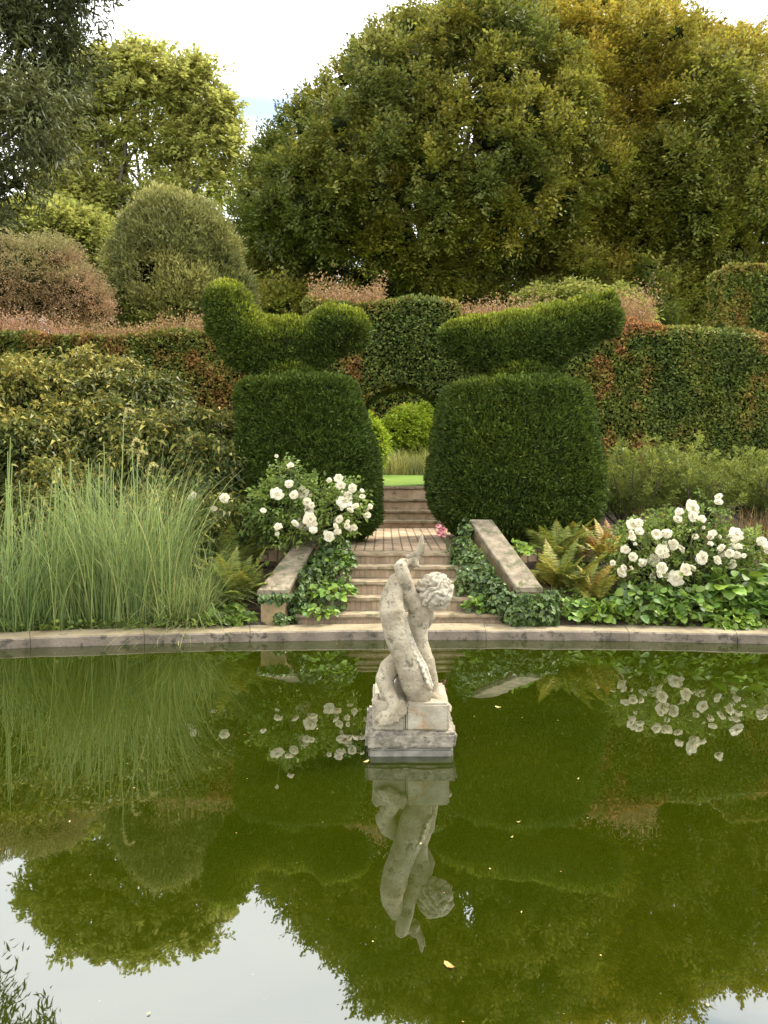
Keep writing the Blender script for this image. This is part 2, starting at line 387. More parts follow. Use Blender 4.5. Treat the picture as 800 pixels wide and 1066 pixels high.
def remesh_spheres(items, voxel, smooth_it=2):
    """union of ellipsoids (c, r) fused into one continuous skin"""
    vs, fs, n = [], [], 0
    for c, r in items:
        v, f = sphere_mesh(c, r, 14, 9); vs.append(v); fs.append(f + n); n += len(v)
    bm = bmesh.new()
    V = np.concatenate(vs); Fc = np.concatenate(fs)
    bv = [bm.verts.new(x) for x in V]
    for f in Fc:
        ids = list(dict.fromkeys(int(a) for a in f))
        try: bm.faces.new([bv[a] for a in ids])
        except ValueError: pass
    bmesh.ops.remove_doubles(bm, verts=bm.verts, dist=voxel * 0.02)
    me = bpy.data.meshes.new('temp'); bm.to_mesh(me); bm.free()
    o = bpy.data.objects.new('temp', me); col.objects.link(o)
    r = o.modifiers.new('r', 'REMESH'); r.mode = 'VOXEL'; r.voxel_size = voxel
    if smooth_it:
        sm = o.modifiers.new('s', 'SMOOTH'); sm.factor = 0.5; sm.iterations = smooth_it
    dg = bpy.context.evaluated_depsgraph_get(); dg.update()
    ev = o.evaluated_get(dg); m2 = ev.to_mesh()
    v = np.zeros(len(m2.vertices) * 3, np.float32); m2.vertices.foreach_get('co', v)
    nl = np.zeros(len(m2.loops), np.int32); m2.loops.foreach_get('vertex_index', nl)
    ls = np.zeros(len(m2.polygons), np.int32); m2.polygons.foreach_get('loop_total', ls)
    assert (ls == 4).all()
    ev.to_mesh_clear(); bpy.data.objects.remove(o); bpy.data.meshes.remove(me)
    return v.reshape(-1, 3).astype(float), nl.reshape(-1, 4)

def chain(pts):
    """dense ellipsoid chain through (x,y,z,r) points"""
    out = []
    pts = np.asarray(pts, float)
    for a, b in zip(pts[:-1], pts[1:]):
        L = np.linalg.norm(b[:3] - a[:3]); n = max(2, int(L / (0.35 * min(a[3], b[3]))) + 1)
        for t in np.linspace(0, 1, n):
            q = a + (b - a) * t; out.append((q[:3], np.full(3, q[3])))
    return out

def mesh_points(v, f, n, front=False):
    a, b, c, d = (v[f[:, i]] for i in range(4))
    nr = np.cross(c - a, d - b); ar = np.linalg.norm(nr, axis=1) * 0.5
    if front:
        un = norm(nr); ar = ar * np.where(un[:, 1] > .5, .15, 1) * np.where(np.abs(a[:, 0]) > 7.6, .3, 1)
    w = rng.choice(len(f), n, p=ar / ar.sum()); s, t = rng.random(n)[:, None], rng.random(n)[:, None]
    p = (a[w] * (1 - s) + b[w] * s) * (1 - t) + (d[w] * (1 - s) + c[w] * s) * t
    return p, norm(nr[w])

# ------------------------------------------------------------------ terrain
PX, PY, PA, PB = 0.62, 3.86, 8.7, 3.35      # the oval pool
def prof(y):
    return np.interp(y, [-20, 7.42, 8.6, 10.2, 11.6, 12.6, 13.2, 20, 40, 400], [0.05, 0.06, 0.5, 0.62, 0.66, 1.05, 1.215, 1.31, 1.5, 3.0])
def ground_z(x, y):
    x = np.asarray(x, float); y = np.asarray(y, float)
    z = prof(y)
    z = z - 0.10 * ((np.abs(x - 0.2) < 1.25) & (y < 13.0) & (y > 7.0))
    e = ((x - PX) / (PA + 0.2)) ** 2 + ((y - PY) / (PB + 0.2)) ** 2
    return np.where(e < 1, -0.7, z)
gx = np.unique(np.concatenate([np.linspace(-400, -30, 20), np.arange(-30, -10, 1.0), np.arange(-10, 11, 0.2), np.arange(11, 31, 1.0), np.linspace(31, 400, 20)]))
gy = np.unique(np.concatenate([np.linspace(-60, -4, 10), np.arange(-4, 14, 0.2), np.arange(14, 40, 1.0), np.linspace(40, 500, 25)]))
GX, GY = np.meshgrid(gx, gy)
Vg = np.stack([GX, GY, ground_z(GX, GY)], -1).reshape(-1, 3)
i, j = np.meshgrid(np.arange(len(gy) - 1), np.arange(len(gx) - 1), indexing='ij')
a = i * len(gx) + j
Fg = np.stack([a, a + 1, a + len(gx) + 1, a + len(gx)], -1).reshape(-1, 4)
tag(build('ground', Vg, Fg, M['soil'], smooth=True), 'dark planted soil of the garden beds', kind='structure')
ly = np.concatenate([np.arange(13.02, 30, 0.5), np.linspace(31, 480, 30)]); lx = np.linspace(-150, 150, 60)
LX, LY = np.meshgrid(lx, ly)
Vl = np.stack([LX, LY, prof(LY) + 0.02], -1).reshape(-1, 3)
i, j = np.meshgrid(np.arange(len(ly) - 1), np.arange(len(lx) - 1), indexing='ij'); a = i * len(lx) + j
tag(build('lawn', Vl, np.stack([a, a + 1, a + len(lx) + 1, a + len(lx)], -1).reshape(-1, 4), M['lawn'], smooth=True),
    'bright mown lawn seen through the hedge arch', kind='structure')

# water
m, nt, ns, L = new_mat('pond water')
tc = node(ns, 'ShaderNodeTexCoord')
n1 = node(ns, 'ShaderNodeTexNoise'); n1.inputs['Scale'].default_value = 1.3; n1.inputs['Detail'].default_value = 5
L.new(tc.outputs['Object'], n1.inputs['Vector'])
r = ramp(ns, [(0.3, (0.0125, 0.0180, 0.0004)), (0.7, (0.0175, 0.0225, 0.0005))]); L.new(n1.outputs['Fac'], r.inputs[0])
# pale specks of pollen drifting on the surface
v = node(ns, 'ShaderNodeTexVoronoi'); v.inputs['Scale'].default_value = 14; L.new(tc.outputs['Object'], v.inputs['Vector'])
cr = node(ns, 'ShaderNodeMath', operation='LESS_THAN'); cr.inputs[1].default_value = 0.035; L.new(v.outputs['Distance'], cr.inputs[0])
mx = node(ns, 'ShaderNodeMix', data_type='RGBA'); L.new(cr.outputs[0], mx.inputs[0]); L.new(r.outputs[0], mx.inputs[6]); mx.inputs[7].default_value = (0.11, 0.13, 0.05, 1)
b = node(ns, 'ShaderNodeBsdfPrincipled'); L.new(mx.outputs[2], b.inputs['Base Color'])
b.inputs['Roughness'].default_value = 0.012; b.inputs['IOR'].default_value = 2.5
w1 = node(ns, 'ShaderNodeTexNoise'); w1.inputs['Scale'].default_value = 3.0; w1.inputs['Detail'].default_value = 2
L.new(tc.outputs['Object'], w1.inputs['Vector'])
bp = node(ns, 'ShaderNodeBump'); bp.inputs['Strength'].default_value = 0.15; bp.inputs['Distance'].default_value = 0.005
L.new(w1.outputs['Fac'], bp.inputs['Height']); L.new(bp.outputs[0], b.inputs['Normal'])
o = node(ns, 'ShaderNodeOutputMaterial'); L.new(b.outputs[0], o.inputs[0]); M['water'] = m
ang = np.linspace(0, 2 * math.pi, 240, endpoint=False)
ring = np.stack([PX + (PA + .02) * np.cos(ang), PY + (PB + .02) * np.sin(ang), 0 * ang], 1)
tag(build('pool_water', ring, np.arange(240)[None, :], M['water']), 'still green pond water reflecting trees and sky', kind='structure')

# coping ring: separate stones with joints, in one kerb
def ring_block(a0, a1, in0, out0, z0, z1, jit, n=16, face_split=True):
    v = []
    for t in np.linspace(a0, a1, n):
        for (k, z) in ((in0, z0), (in0 - .004, z1 - .012), (in0 + .012, z1), (out0, z1), (out0, z0)):
            v.append([PX + (PA + k) * math.cos(t), PY + (PB + k) * math.sin(t), z + (jit if z > z0 + .01 else 0)])
    v = np.array(v); f = []; mi = []
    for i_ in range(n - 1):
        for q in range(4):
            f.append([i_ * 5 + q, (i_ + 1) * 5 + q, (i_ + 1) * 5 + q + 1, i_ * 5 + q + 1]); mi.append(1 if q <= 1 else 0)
    return v, np.array(f), mi
vs, fs, ms, n0 = [], [], [], 0
cuts = [0.0]
while cuts[-1] < 2 * math.pi - 0.12:
    t = cuts[-1]; sp = math.hypot(PA * math.sin(t), PB * math.cos(t)); cuts.append(t + random.uniform(0.9, 1.6) / sp)
cuts[-1] = 2 * math.pi
for a0, a1 in zip(cuts[:-1], cuts[1:]):
    g = 0.002 / math.hypot(PA * math.sin(a0), PB * math.cos(a0))
    jz = random.uniform(-.003, .003)
    for (A, Bb, C_, D_, j_) in ((0.0, 0.30, -0.01, 0.086, jz),):
        v_, f_, m_ = ring_block(a0 + g, a1 - g, A, Bb, C_, D_, j_)
        vs.append(v_); fs.append(f_ + n0); ms += m_; n0 += len(v_)
    v_, f_, m_ = ring_block(a0, a1, 0.022, 0.25, -0.6, -0.006, 0)   # wall under the coping
    vs.append(v_); fs.append(f_ + n0); ms += [2] * len(f_); n0 += len(v_)
V_ = np.concatenate(vs)
V_ += (np.stack([vnoise(V_, 3.1), vnoise(V_, 3.3, 7), vnoise(V_, 4.7, 3)], 1) - .5) * np.array([.022, .022, .009])
V_ += (np.stack([vnoise(V_, 14), vnoise(V_, 15, 7), vnoise(V_, 13, 3)], 1) - .5) * np.array([.008, .008, .006])
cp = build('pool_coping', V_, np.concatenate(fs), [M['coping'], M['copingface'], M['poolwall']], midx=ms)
tag(cp, 'long curved stone coping around the green pool', 'pool edge')

# ------------------------------------------------------------------ rough stone boxes
def rough_box(x0, x1, y0, y1, z0, z1, res=0.03, amp=0.006, rnd=0.012, s=9.0):
    bm = bmesh.new(); bmesh.ops.create_cube(bm, size=1)
    for v in bm.verts: v.co = Vector(((x0 + x1) / 2 + v.co.x * (x1 - x0), (y0 + y1) / 2 + v.co.y * (y1 - y0), (z0 + z1) / 2 + v.co.z * (z1 - z0)))
    bmesh.ops.bevel(bm, geom=list(bm.edges), offset=rnd, segments=2, affect='EDGES')
    for _ in range(4):
        es = [e for e in bm.edges if e.calc_length() > res]
        if not es: break
        bmesh.ops.subdivide_edges(bm, edges=es, cuts=1, use_grid_fill=True)
    bmesh.ops.triangulate(bm, faces=[f for f in bm.faces if len(f.verts) > 4])
    v, f = bm_arrays(bm); bm.free()
    d = np.stack([fbm(v, s, 1), fbm(v, s, 31), fbm(v, s, 61)], 1) - .5
    return v + d * amp * 2, f
def rough(name, args, mat, parent=None, **kw):
    v, f = rough_box(*args, **kw)
    return build(name, v, f, mat, parent, smooth=False)

# ------------------------------------------------------------------ lower steps, path, upper steps
st = empty('stone_steps', (0.2, 7.5, 0.1), 'short flight of brick and stone steps directly behind the pool edge, beyond the statue', 'steps')
lows = [(7.56, .163), (7.77, .283), (8.0, .405), (8.25, .527), (8.5, .637)]
zp = 0.05
for k, (y, z) in enumerate(lows):
    yn = lows[k + 1][0] if k < 4 else 8.78
    rough('riser', (-.86 + .01 * k, 1.22 - .01 * k, y + .02, yn + .015, zp - .05, z - .035), M['riser'], st, amp=.002, rnd=.003, res=.1)
    rough('tread', (-.85 + .01 * k, 1.21 - .01 * k, y - .012, yn + .012, z - .033, z), M['tread'], st, amp=.006, rnd=.01, res=.05)
    zp = z
pv, pf = rough_box(-1.6, 2.3, 8.79, 11.76, .40, .640, res=.15, amp=.002, rnd=.004)
tag(build('paved_path', pv, pf, M['paving']), 'pinkish brick paving between the two flights of steps', kind='structure')
st2 = empty('stone_steps', (0.3, 11.75, 0.64), 'upper flight of worn stone steps between the two topiaries, leading to the lawn', 'steps')
ups = [(11.75, .742), (12.05, .878), (12.35, 1.038), (12.65, 1.222)]
zp = 0.6
for k, (y, z) in enumerate(ups):
    yn = ups[k + 1][0] if k < 3 else 13.1
    rough('riser', (-.9, 1.5, y + .02, yn + .015, zp - .08, z - .04), M['upperstep'], st2, amp=.006, rnd=.006, res=.1)
    rough('tread', (-.89, 1.49, y - .01, yn + .012, z - .038, z), M['tread'], st2, amp=.008, rnd=.012, res=.06)
    zp = z

# ------------------------------------------------------------------ flanking walls
def prism(corn_f, corn_b, zt_f, zt_b, zb, name, mat, parent, amp=.006):
    """corn: (x0,x1,y) front and back; sloping top"""
    bm = bmesh.new()
    n = 14; rows = []
    for i_ in range(n + 1):
        t = i_ / n
        x0 = corn_f[0] + (corn_b[0] - corn_f[0]) * t; x1 = corn_f[1] + (corn_b[1] - corn_f[1]) * t
        y = corn_f[2] + (corn_b[2] - corn_f[2]) * t; zt = zt_f + (zt_b - zt_f) * t; z0 = zb(t)
        row = [bm.verts.new((x0, y, z0)), bm.verts.new((x0, y, zt - .008)), bm.verts.new((x0 + .01, y, zt))]
        for q in (0.25, .5, .75): row.append(bm.verts.new((x0 + (x1 - x0) * q, y, zt)))
        row += [bm.verts.new((x1 - .01, y, zt)), bm.verts.new((x1, y, zt - .008)), bm.verts.new((x1, y, z0))]
        rows.append(row)
    for r0, r1 in zip(rows[:-1], rows[1:]):
        for q in range(9):
            bm.faces.new((r0[q], r0[(q + 1) % 9], r1[(q + 1) % 9], r1[q]))
    bm.faces.new(rows[0]); bm.faces.new(list(reversed(rows[-1])))
    v, f = bm_arrays(bm); bm.free()
    d = np.stack([fbm(v, 7, 1), fbm(v, 7, 31), fbm(v, 7, 61)], 1) - .5
    return build(name, v + d * amp * 2, f, mat, parent)

wl = empty('flanking_wall', (-1.0, 7.45, .08), 'low stone wall with grey slab top sloping up left of the steps, golden block at its foot', 'wall', 'walls flanking the steps')
prism((-1.20, -.91, 7.52), (-.89, -.68, 8.7), .40, .824, lambda t: .355 + .425 * t, 'capstone', M['capstone'], wl)
prism((-1.17, -.94, 7.56), (-.87, -.70, 8.7), .352, .776, lambda t: .02 + .3 * t, 'wall_body', M['pier'], wl)
wr = empty('flanking_wall', (1.35, 7.45, .08), 'low stone wall with mossy buff slab top sloping up right of the steps, hung with ivy', 'wall', 'walls flanking the steps')
prism((1.25, 1.50, 7.52), (.94, 1.19, 8.75), .425, .978, lambda t: .38 + .55 * t, 'capstone', M['capstone'], wr)
prism((1.28, 1.47, 7.56), (.97, 1.16, 8.75), .377, .926, lambda t: .02 + .3 * t, 'wall_body', M['pier'], wr)

# ------------------------------------------------------------------ statue
D0 = 4.52
def S(u, v, dy=0.0):
    p = P(360 + u / 3.807, 540 + v / 3.807, D0); p[1] += dy; return p
K = D0 / F / 3.807
def sc(pts):
    return chain([[*S(u, v, dy), r * K] for (u, v, r, dy) in pts])
stt = empty('garden_statue', (0.147, 4.58, 0.0), 'weathered pale stone statue of a curly haired child clasping a dolphin, standing in the pool', 'statue')
fig = []
fig += sc([(312, 340, 26, .02), (292, 372, 42, .03), (288, 412, 45, .045), (294, 462, 34, .045), (300, 500, 31, .045), (306, 545, 39, .035), (308, 590, 45, .02)])
fig += sc([(306, 372, 22, .0), (300, 400, 18, .005)]) + sc([(262, 366, 16, .0), (268, 392, 14, .01)])
fig += sc([(318, 372, 30, .05), (338, 400, 22, .09), (322, 440, 18, .11), (280, 430, 15, .06)])           # far arm, bent
fig += sc([(318, 570, 38, .02), (326, 610, 36, .02), (338, 645, 31, .03), (346, 682, 26, .02), (352, 704, 22, .0), (380, 718, 20, -.05), (404, 731, 14, -.09)])
fig += sc([(275, 575, 44, .04), (214, 562, 45, .0), (176, 588, 43, -.03), (154, 624, 36, -.06), (166, 665, 31, -.09), (188, 698, 24, -.13), (196, 722, 22, -.16)])
fig += sc([(196, 722, 22, -.16), (178, 748, 19, -.175), (154, 774, 9, -.18)]) + sc([(200, 725, 19, -.16), (212, 738, 14, -.17), (196, 762, 9, -.18), (172, 780, 6, -.18)]) + sc([(185, 722, 17, -.16), (160, 742, 15, -.17), (138, 770, 8, -.175)]) + sc([(124, 686, 11, -.07), (118, 706, 15, -.08), (124, 728, 12, -.09)]) + sc([(222, 700, 12, -.14), (232, 728, 12, -.15), (224, 748, 7, -.165)]) + sc([(150, 738, 14, -.165), (124, 756, 9, -.165), (116, 768, 5, -.165)])
for q in range(7):   # ribs of the spread foot fin
    fig += sc([(198 - q * 7, 735 + q * 2, 6, -.185), (206 - q * 13, 762 + q * 3, 4, -.195)])
fig += sc([(122, 722, 15, -.05), (170, 716, 17, -.04), (230, 716, 15, -.03)]) + sc([(340, 722, 14, -.02), (380, 728, 13, -.04), (400, 733, 10, -.06)]) + sc([(345, 700, 16, -.03), (385, 722, 12, -.08), (408, 738, 7, -.11)])
fig += sc([(225, 590, 30, .03), (232, 640, 30, .03), (218, 680, 34, .02), (216, 715, 34, .02)])
fig += sc([(272, 335, 38, .0), (250, 300, 34, -.02), (238, 255, 32, -.04), (226, 215, 29, -.05), (217, 186, 26, -.05), (226, 174, 20, -.03), (252, 172, 13, .0), (262, 178, 13, .02)])
for q in range(4):   # fingers closed round the tail, and the other hand on the fish's flank
    fig += sc([(258 + q * 3, 160 + q * 9, 6, .0), (272 + q * 3, 157 + q * 9, 6, -.012), (284 + q * 2, 162 + q * 9, 5, .0), (288, 170 + q * 7, 4, .012)])
    fig += sc([(250, 322 + q * 9, 6.5, .01), (236, 319 + q * 9, 6.5, -.02), (224, 322 + q * 9, 6, -.035), (216 + q, 328 + q * 9, 5, -.045)])
fig += sc([(252, 350, 8, .0), (240, 362, 7, -.02), (230, 364, 6, -.035)])
hc = S(355, 290, .02)
fig += [(hc, np.array([62, 58, 64]) * K), (S(400, 292, .075), np.array([26, 30, 22]) * K), (S(415, 268, .06), np.array([10, 8, 10]) * K)]
fig += sc([(322, 330, 30, .02), (340, 310, 40, .02)])
fig += sc([(418, 285, 9, .06), (428, 292, 7, .06)]) + sc([(415, 305, 9, .06), (420, 315, 8, .055)])
v, f = remesh_spheres(fig, .0062, 2)
v += norm(v - v.mean(0)) * ((fbm(v, 30) - .5) * .007 + (vnoise(v, 90) - .5) * .003)[:, None]
body = build('child_figure', v, f, M['statue'], stt, smooth=True)
# curls
v, f = sphere_mesh((0, 0, 0), (1, 1, 1), 260, 180)
u = v.copy()
wv = np.stack([fbm(u, 1.7, 3), fbm(u, 1.7, 17), fbm(u, 1.7, 31)], 1) - .5
q_ = u + wv * .95
lock = np.abs(np.sin(8.2 * (q_ @ np.array([-.55, .25, .80])) + 1.5 * fbm(u, 4.5, 50)))
lock2 = np.abs(np.sin(6.0 * (q_ @ np.array([.75, .35, .45])) + 4))
h_ = .55 * lock ** .7 + .35 * (lock * lock2) ** .6 + .55 * (fbm(u, 3.2, 70) - .5) + .22 * (fbm(u, 11, 90) - .5)
face = np.clip((u @ norm(np.array([.75, .62, -.22])) - .62) / .12, 0, 1)
v = hc + u * np.array([70, 64, 69]) * K * (1 + (.27 * (h_ - .45)) * (1 - face) - .12 * face)[:, None]
build('curly_hair', v, f, M['hair'], stt, smooth=True)
dol = []
dol += sc([(215, 225, 22, -.005), (200, 250, 34, -.03), (184, 300, 44, -.06), (183, 360, 50, -.085), (198, 440, 49, -.095), (224, 510, 47, -.095), (250, 580, 50, -.085), (270, 640, 52, -.075), (282, 685, 44, -.065), (292, 720, 24, -.06)])
dol += sc([(306, 640, 30, -.08), (318, 668, 22, -.09), (318, 700, 16, -.09), (308, 718, 12, -.08)])       # the mouth at the foot
dol += sc([(322, 640, 9, -.125), (334, 650, 8, -.125)])
dol += sc([(215, 225, 22, -.005), (245, 195, 20, .03), (272, 180, 17, .03), (286, 150, 15, .03), (296, 118, 13, .03), (302, 88, 10, .03), (304, 60, 4, .03)])
dol += sc([(286, 150, 13, .03), (306, 130, 9, .02), (314, 100, 5, .01)]) + sc([(275, 172, 14, .03), (255, 156, 12, .03), (244, 150, 6, .03)]) + sc([(262, 150, 12, .01), (272, 136, 8, .01)])
v, f = remesh_spheres(dol, .0062, 2)
v += norm(v - v.mean(0)) * ((fbm(v, 26, 5) - .5) * .008 + (vnoise(v, 80) - .5) * .004)[:, None]
v += norm(v - v.mean(0)) * (np.clip(vnoise(v, 60, 9) - .62, 0, 1) * -.010)[:, None]
build('dolphin', v, f, M['statue'], stt, smooth=True)
rid = []
for q in range(26):
    t = q / 25; u_ = np.interp(t, [0, .25, .5, .75, 1], [212, 232, 262, 300, 322]); v_ = np.interp(t, [0, .25, .5, .75, 1], [350, 425, 500, 570, 640])
    w_ = 11 + 4 * (q % 2)
    rid.append((S(u_ + random.uniform(-2, 2), v_, -.115 + (.02 if q % 2 else 0)), np.array([w_ * .7, w_ * 1.3, w_ * .9]) * K))
    rid.append((S(u_ + 14, v_ + 4, -.09), np.array([9, 12, 10]) * K))
v, f = remesh_spheres(rid, .0045, 1)
v += rdir(len(v)) * .0012
build('back_fin', v, f, M['hair'], stt, smooth=True)
# pedestal
cx = .147
rough('pedestal_block', (cx - .212, cx - .028, 4.372, 4.80, .126, .285), M['block'], stt, amp=.007, rnd=.012, res=.03)
rough('pedestal_block', (cx - .025, cx + .213, 4.366, 4.80, .128, .281), M['block'], stt, amp=.006, rnd=.012, res=.03)
rough('pedestal_slab', (cx - .247, cx + .247, 4.325, 4.83, .048, .131), M['slab'], stt, amp=.011, rnd=.014, res=.022, s=16)
rough('pedestal_base', (cx - .232, cx + .232, 4.345, 4.815, -.5, .040), M['wet'], stt, amp=.004, rnd=.01, res=.04)

# ------------------------------------------------------------------ topiary
def lathe_body(rows, d, depth_k=.95, expo=2.7, seg=56):
    """rows: (y_px, x_left, x_right) from the top down, at distance d"""
    rows = np.array(rows, float)
    ys = np.linspace(rows[0, 0], rows[-1, 0], 40)
    xl = np.interp(ys, rows[:, 0], rows[:, 1]); xr = np.interp(ys, rows[:, 0], rows[:, 2])
    a_ = np.arange(seg) * 2 * math.pi / seg
    ca, sa = np.cos(a_), np.sin(a_)
    cxx = np.sign(ca) * np.abs(ca) ** (2 / expo); sxx = np.sign(sa) * np.abs(sa) ** (2 / expo)
    v = []
    for y, l, r_ in zip(ys, xl, xr):
        c = P((l + r_) / 2, y, d); R_ = (r_ - l) / 2 * d / F
        v.append(np.stack([c[0] + R_ * cxx, c[1] + R_ * depth_k * sxx, np.full(seg, c[2])], 1))
    v = np.concatenate(v)
    i, j = np.meshgrid(np.arange(39), np.arange(seg), indexing='ij')
    a = i * seg + j; b = i * seg + (j + 1) % seg
    return v, np.stack([a, a + seg, b + seg, b], -1).reshape(-1, 4)

def yew(lv, v, f, n, size, d, inset=.05, tonef=None, t0=.18, gain=.75):
    vn = np.zeros_like(v); a, b, c, e = (v[f[:, k]] for k in range(4)); nr = norm(np.cross(c - a, e - b))
    for k in range(4): np.add.at(vn, f[:, k], nr)
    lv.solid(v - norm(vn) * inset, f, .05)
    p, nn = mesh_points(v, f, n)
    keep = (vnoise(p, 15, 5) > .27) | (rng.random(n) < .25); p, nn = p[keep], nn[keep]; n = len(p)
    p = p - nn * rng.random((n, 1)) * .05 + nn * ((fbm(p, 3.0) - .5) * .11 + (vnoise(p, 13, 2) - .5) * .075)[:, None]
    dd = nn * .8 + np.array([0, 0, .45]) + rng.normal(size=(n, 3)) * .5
    tone = t0 + .40 * (fbm(p, 1.6, 4) - .5) * 2 + rng.normal(size=n) * .12 + gain * np.clip(nn[:, 2], 0, 1) ** .8  # up-facing needles paler: light on the tops put into tone, with new growth
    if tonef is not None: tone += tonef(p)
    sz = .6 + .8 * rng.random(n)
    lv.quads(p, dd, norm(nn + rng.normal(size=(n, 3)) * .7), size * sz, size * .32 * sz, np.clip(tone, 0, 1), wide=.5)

def topiary(label, rows, bird, d, n1, n2):
    base = P((rows[-1][1] + rows[-1][2]) / 2, rows[-1][0], d); base[2] = .6
    t = empty('topiary', base, label, 'topiary', 'clipped yew birds beside the steps')
    v, f = lathe_body(rows, d)
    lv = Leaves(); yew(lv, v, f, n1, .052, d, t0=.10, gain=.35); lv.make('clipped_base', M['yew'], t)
    items = []
    for chn in bird:
        items += chain([[*P(x, y, d + dy), r * d / F] for (x, y, r, dy) in chn])
    v, f = remesh_spheres(items, .045, 4)
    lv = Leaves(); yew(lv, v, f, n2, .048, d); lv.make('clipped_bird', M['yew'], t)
    s = Solid(); s.add(tube([base, base + [0, 0, .6], base + [0.02, 0, 2.1]], [.11, .09, .05])); s.make('trunk', M['bark'], t)
    return t
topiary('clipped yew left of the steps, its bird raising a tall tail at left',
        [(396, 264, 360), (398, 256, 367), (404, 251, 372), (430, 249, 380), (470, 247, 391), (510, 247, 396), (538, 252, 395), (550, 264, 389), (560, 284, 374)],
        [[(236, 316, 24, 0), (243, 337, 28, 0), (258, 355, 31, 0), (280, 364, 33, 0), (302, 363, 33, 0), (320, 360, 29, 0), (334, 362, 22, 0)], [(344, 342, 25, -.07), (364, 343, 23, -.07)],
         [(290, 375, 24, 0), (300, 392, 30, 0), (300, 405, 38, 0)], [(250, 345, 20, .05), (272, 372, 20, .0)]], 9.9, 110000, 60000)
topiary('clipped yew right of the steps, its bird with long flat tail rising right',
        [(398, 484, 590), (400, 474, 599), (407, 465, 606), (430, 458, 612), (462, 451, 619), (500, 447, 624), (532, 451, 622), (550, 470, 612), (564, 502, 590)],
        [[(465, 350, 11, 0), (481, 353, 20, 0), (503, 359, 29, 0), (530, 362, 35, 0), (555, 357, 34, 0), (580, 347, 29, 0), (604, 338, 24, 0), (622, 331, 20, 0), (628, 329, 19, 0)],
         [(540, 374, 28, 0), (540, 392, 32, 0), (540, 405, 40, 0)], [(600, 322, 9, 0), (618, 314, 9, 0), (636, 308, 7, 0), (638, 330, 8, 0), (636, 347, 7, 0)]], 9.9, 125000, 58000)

# ------------------------------------------------------------------ hedges
def hedge_faces(x0, x1, y0, y1, zt, arch=None, step=.12):
    """grid of front, top, back and end faces. zt(x) gives the top; arch = (x0,x1,z spring,z crown)"""
    out = []
    nx = max(2, int((x1 - x0) / step)); nz = 30
    X = np.linspace(x0, x1, nx + 1)
    def archz(x):
        if not arch: return None
        t = (x - (arch[0] + arch[1]) / 2) / ((arch[1] - arch[0]) / 2)
        return np.where(np.abs(t) < 1, arch[2] + (arch[3] - arch[2]) * np.sqrt(np.clip(1 - np.abs(t) ** 2.2, 0, 1)), 0)
    def zb(x):
        g = float(prof(y0)) - .1
        if arch is not None:
            az = float(archz(np.array(x)))
            if az > 0: return az
        return g
    quads = []
    def grid(fn, nu, nv):
        U, V2 = np.meshgrid(np.linspace(0, 1, nu + 1), np.linspace(0, 1, nv + 1), indexing='ij')
        pts = fn(U, V2).reshape(-1, 3)
        i, j = np.meshgrid(np.arange(nu), np.arange(nv), indexing='ij'); a = i * (nv + 1) + j
        quads.append((pts, np.stack([a, a + nv + 1, a + nv + 2, a + 1], -1).reshape(-1, 4)))
    zbv = np.vectorize(zb); ztv = np.vectorize(zt)
    def col_(y):
        return lambda U, V2: np.stack([x0 + U * (x1 - x0), np.full_like(U, y), zbv(x0 + U * (x1 - x0)) * (1 - V2) + ztv(x0 + U * (x1 - x0)) * V2], -1)
    grid(col_(y0), nx, nz)
    nb = len(quads)
    grid(lambda U, V2: col_(y1)(1 - U, V2), nx, 8)
    grid(lambda U, V2: np.stack([x0 + U * (x1 - x0), y0 + V2 * (y1 - y0), ztv(x0 + U * (x1 - x0))], -1), nx, 8)
    for xe in (x0, x1):
        s_ = 1 if xe == x1 else 0
        grid(lambda U, V2: np.stack([np.full_like(U, xe), y0 + (U if s_ else 1 - U) * (y1 - y0), zb(xe) * (1 - V2) + float(zt(xe)) * V2], -1), 8, 20)
    if arch is not None:
        grid(lambda U, V2: (lambda xx: np.stack([xx, y0 + V2 * (y1 - y0), zbv(xx)], -1))(arch[1] - 1e-3 - U * (arch[1] - arch[0] - 2e-3)), 30, 8)
        for xe, s_ in ((arch[0], 1), (arch[1], 0)):
            grid(lambda U, V2: np.stack([np.full_like(U, xe), y0 + (U if s_ else 1 - U) * (y1 - y0), (float(prof(y0)) - .1) * (1 - V2) + arch[2] * V2], -1), 8, 10)
    n = 0; vs, fs = [], []
    for p, f in quads: vs.append(p); fs.append(f + n); n += len(p)
    return np.concatenate(vs), np.concatenate(fs)

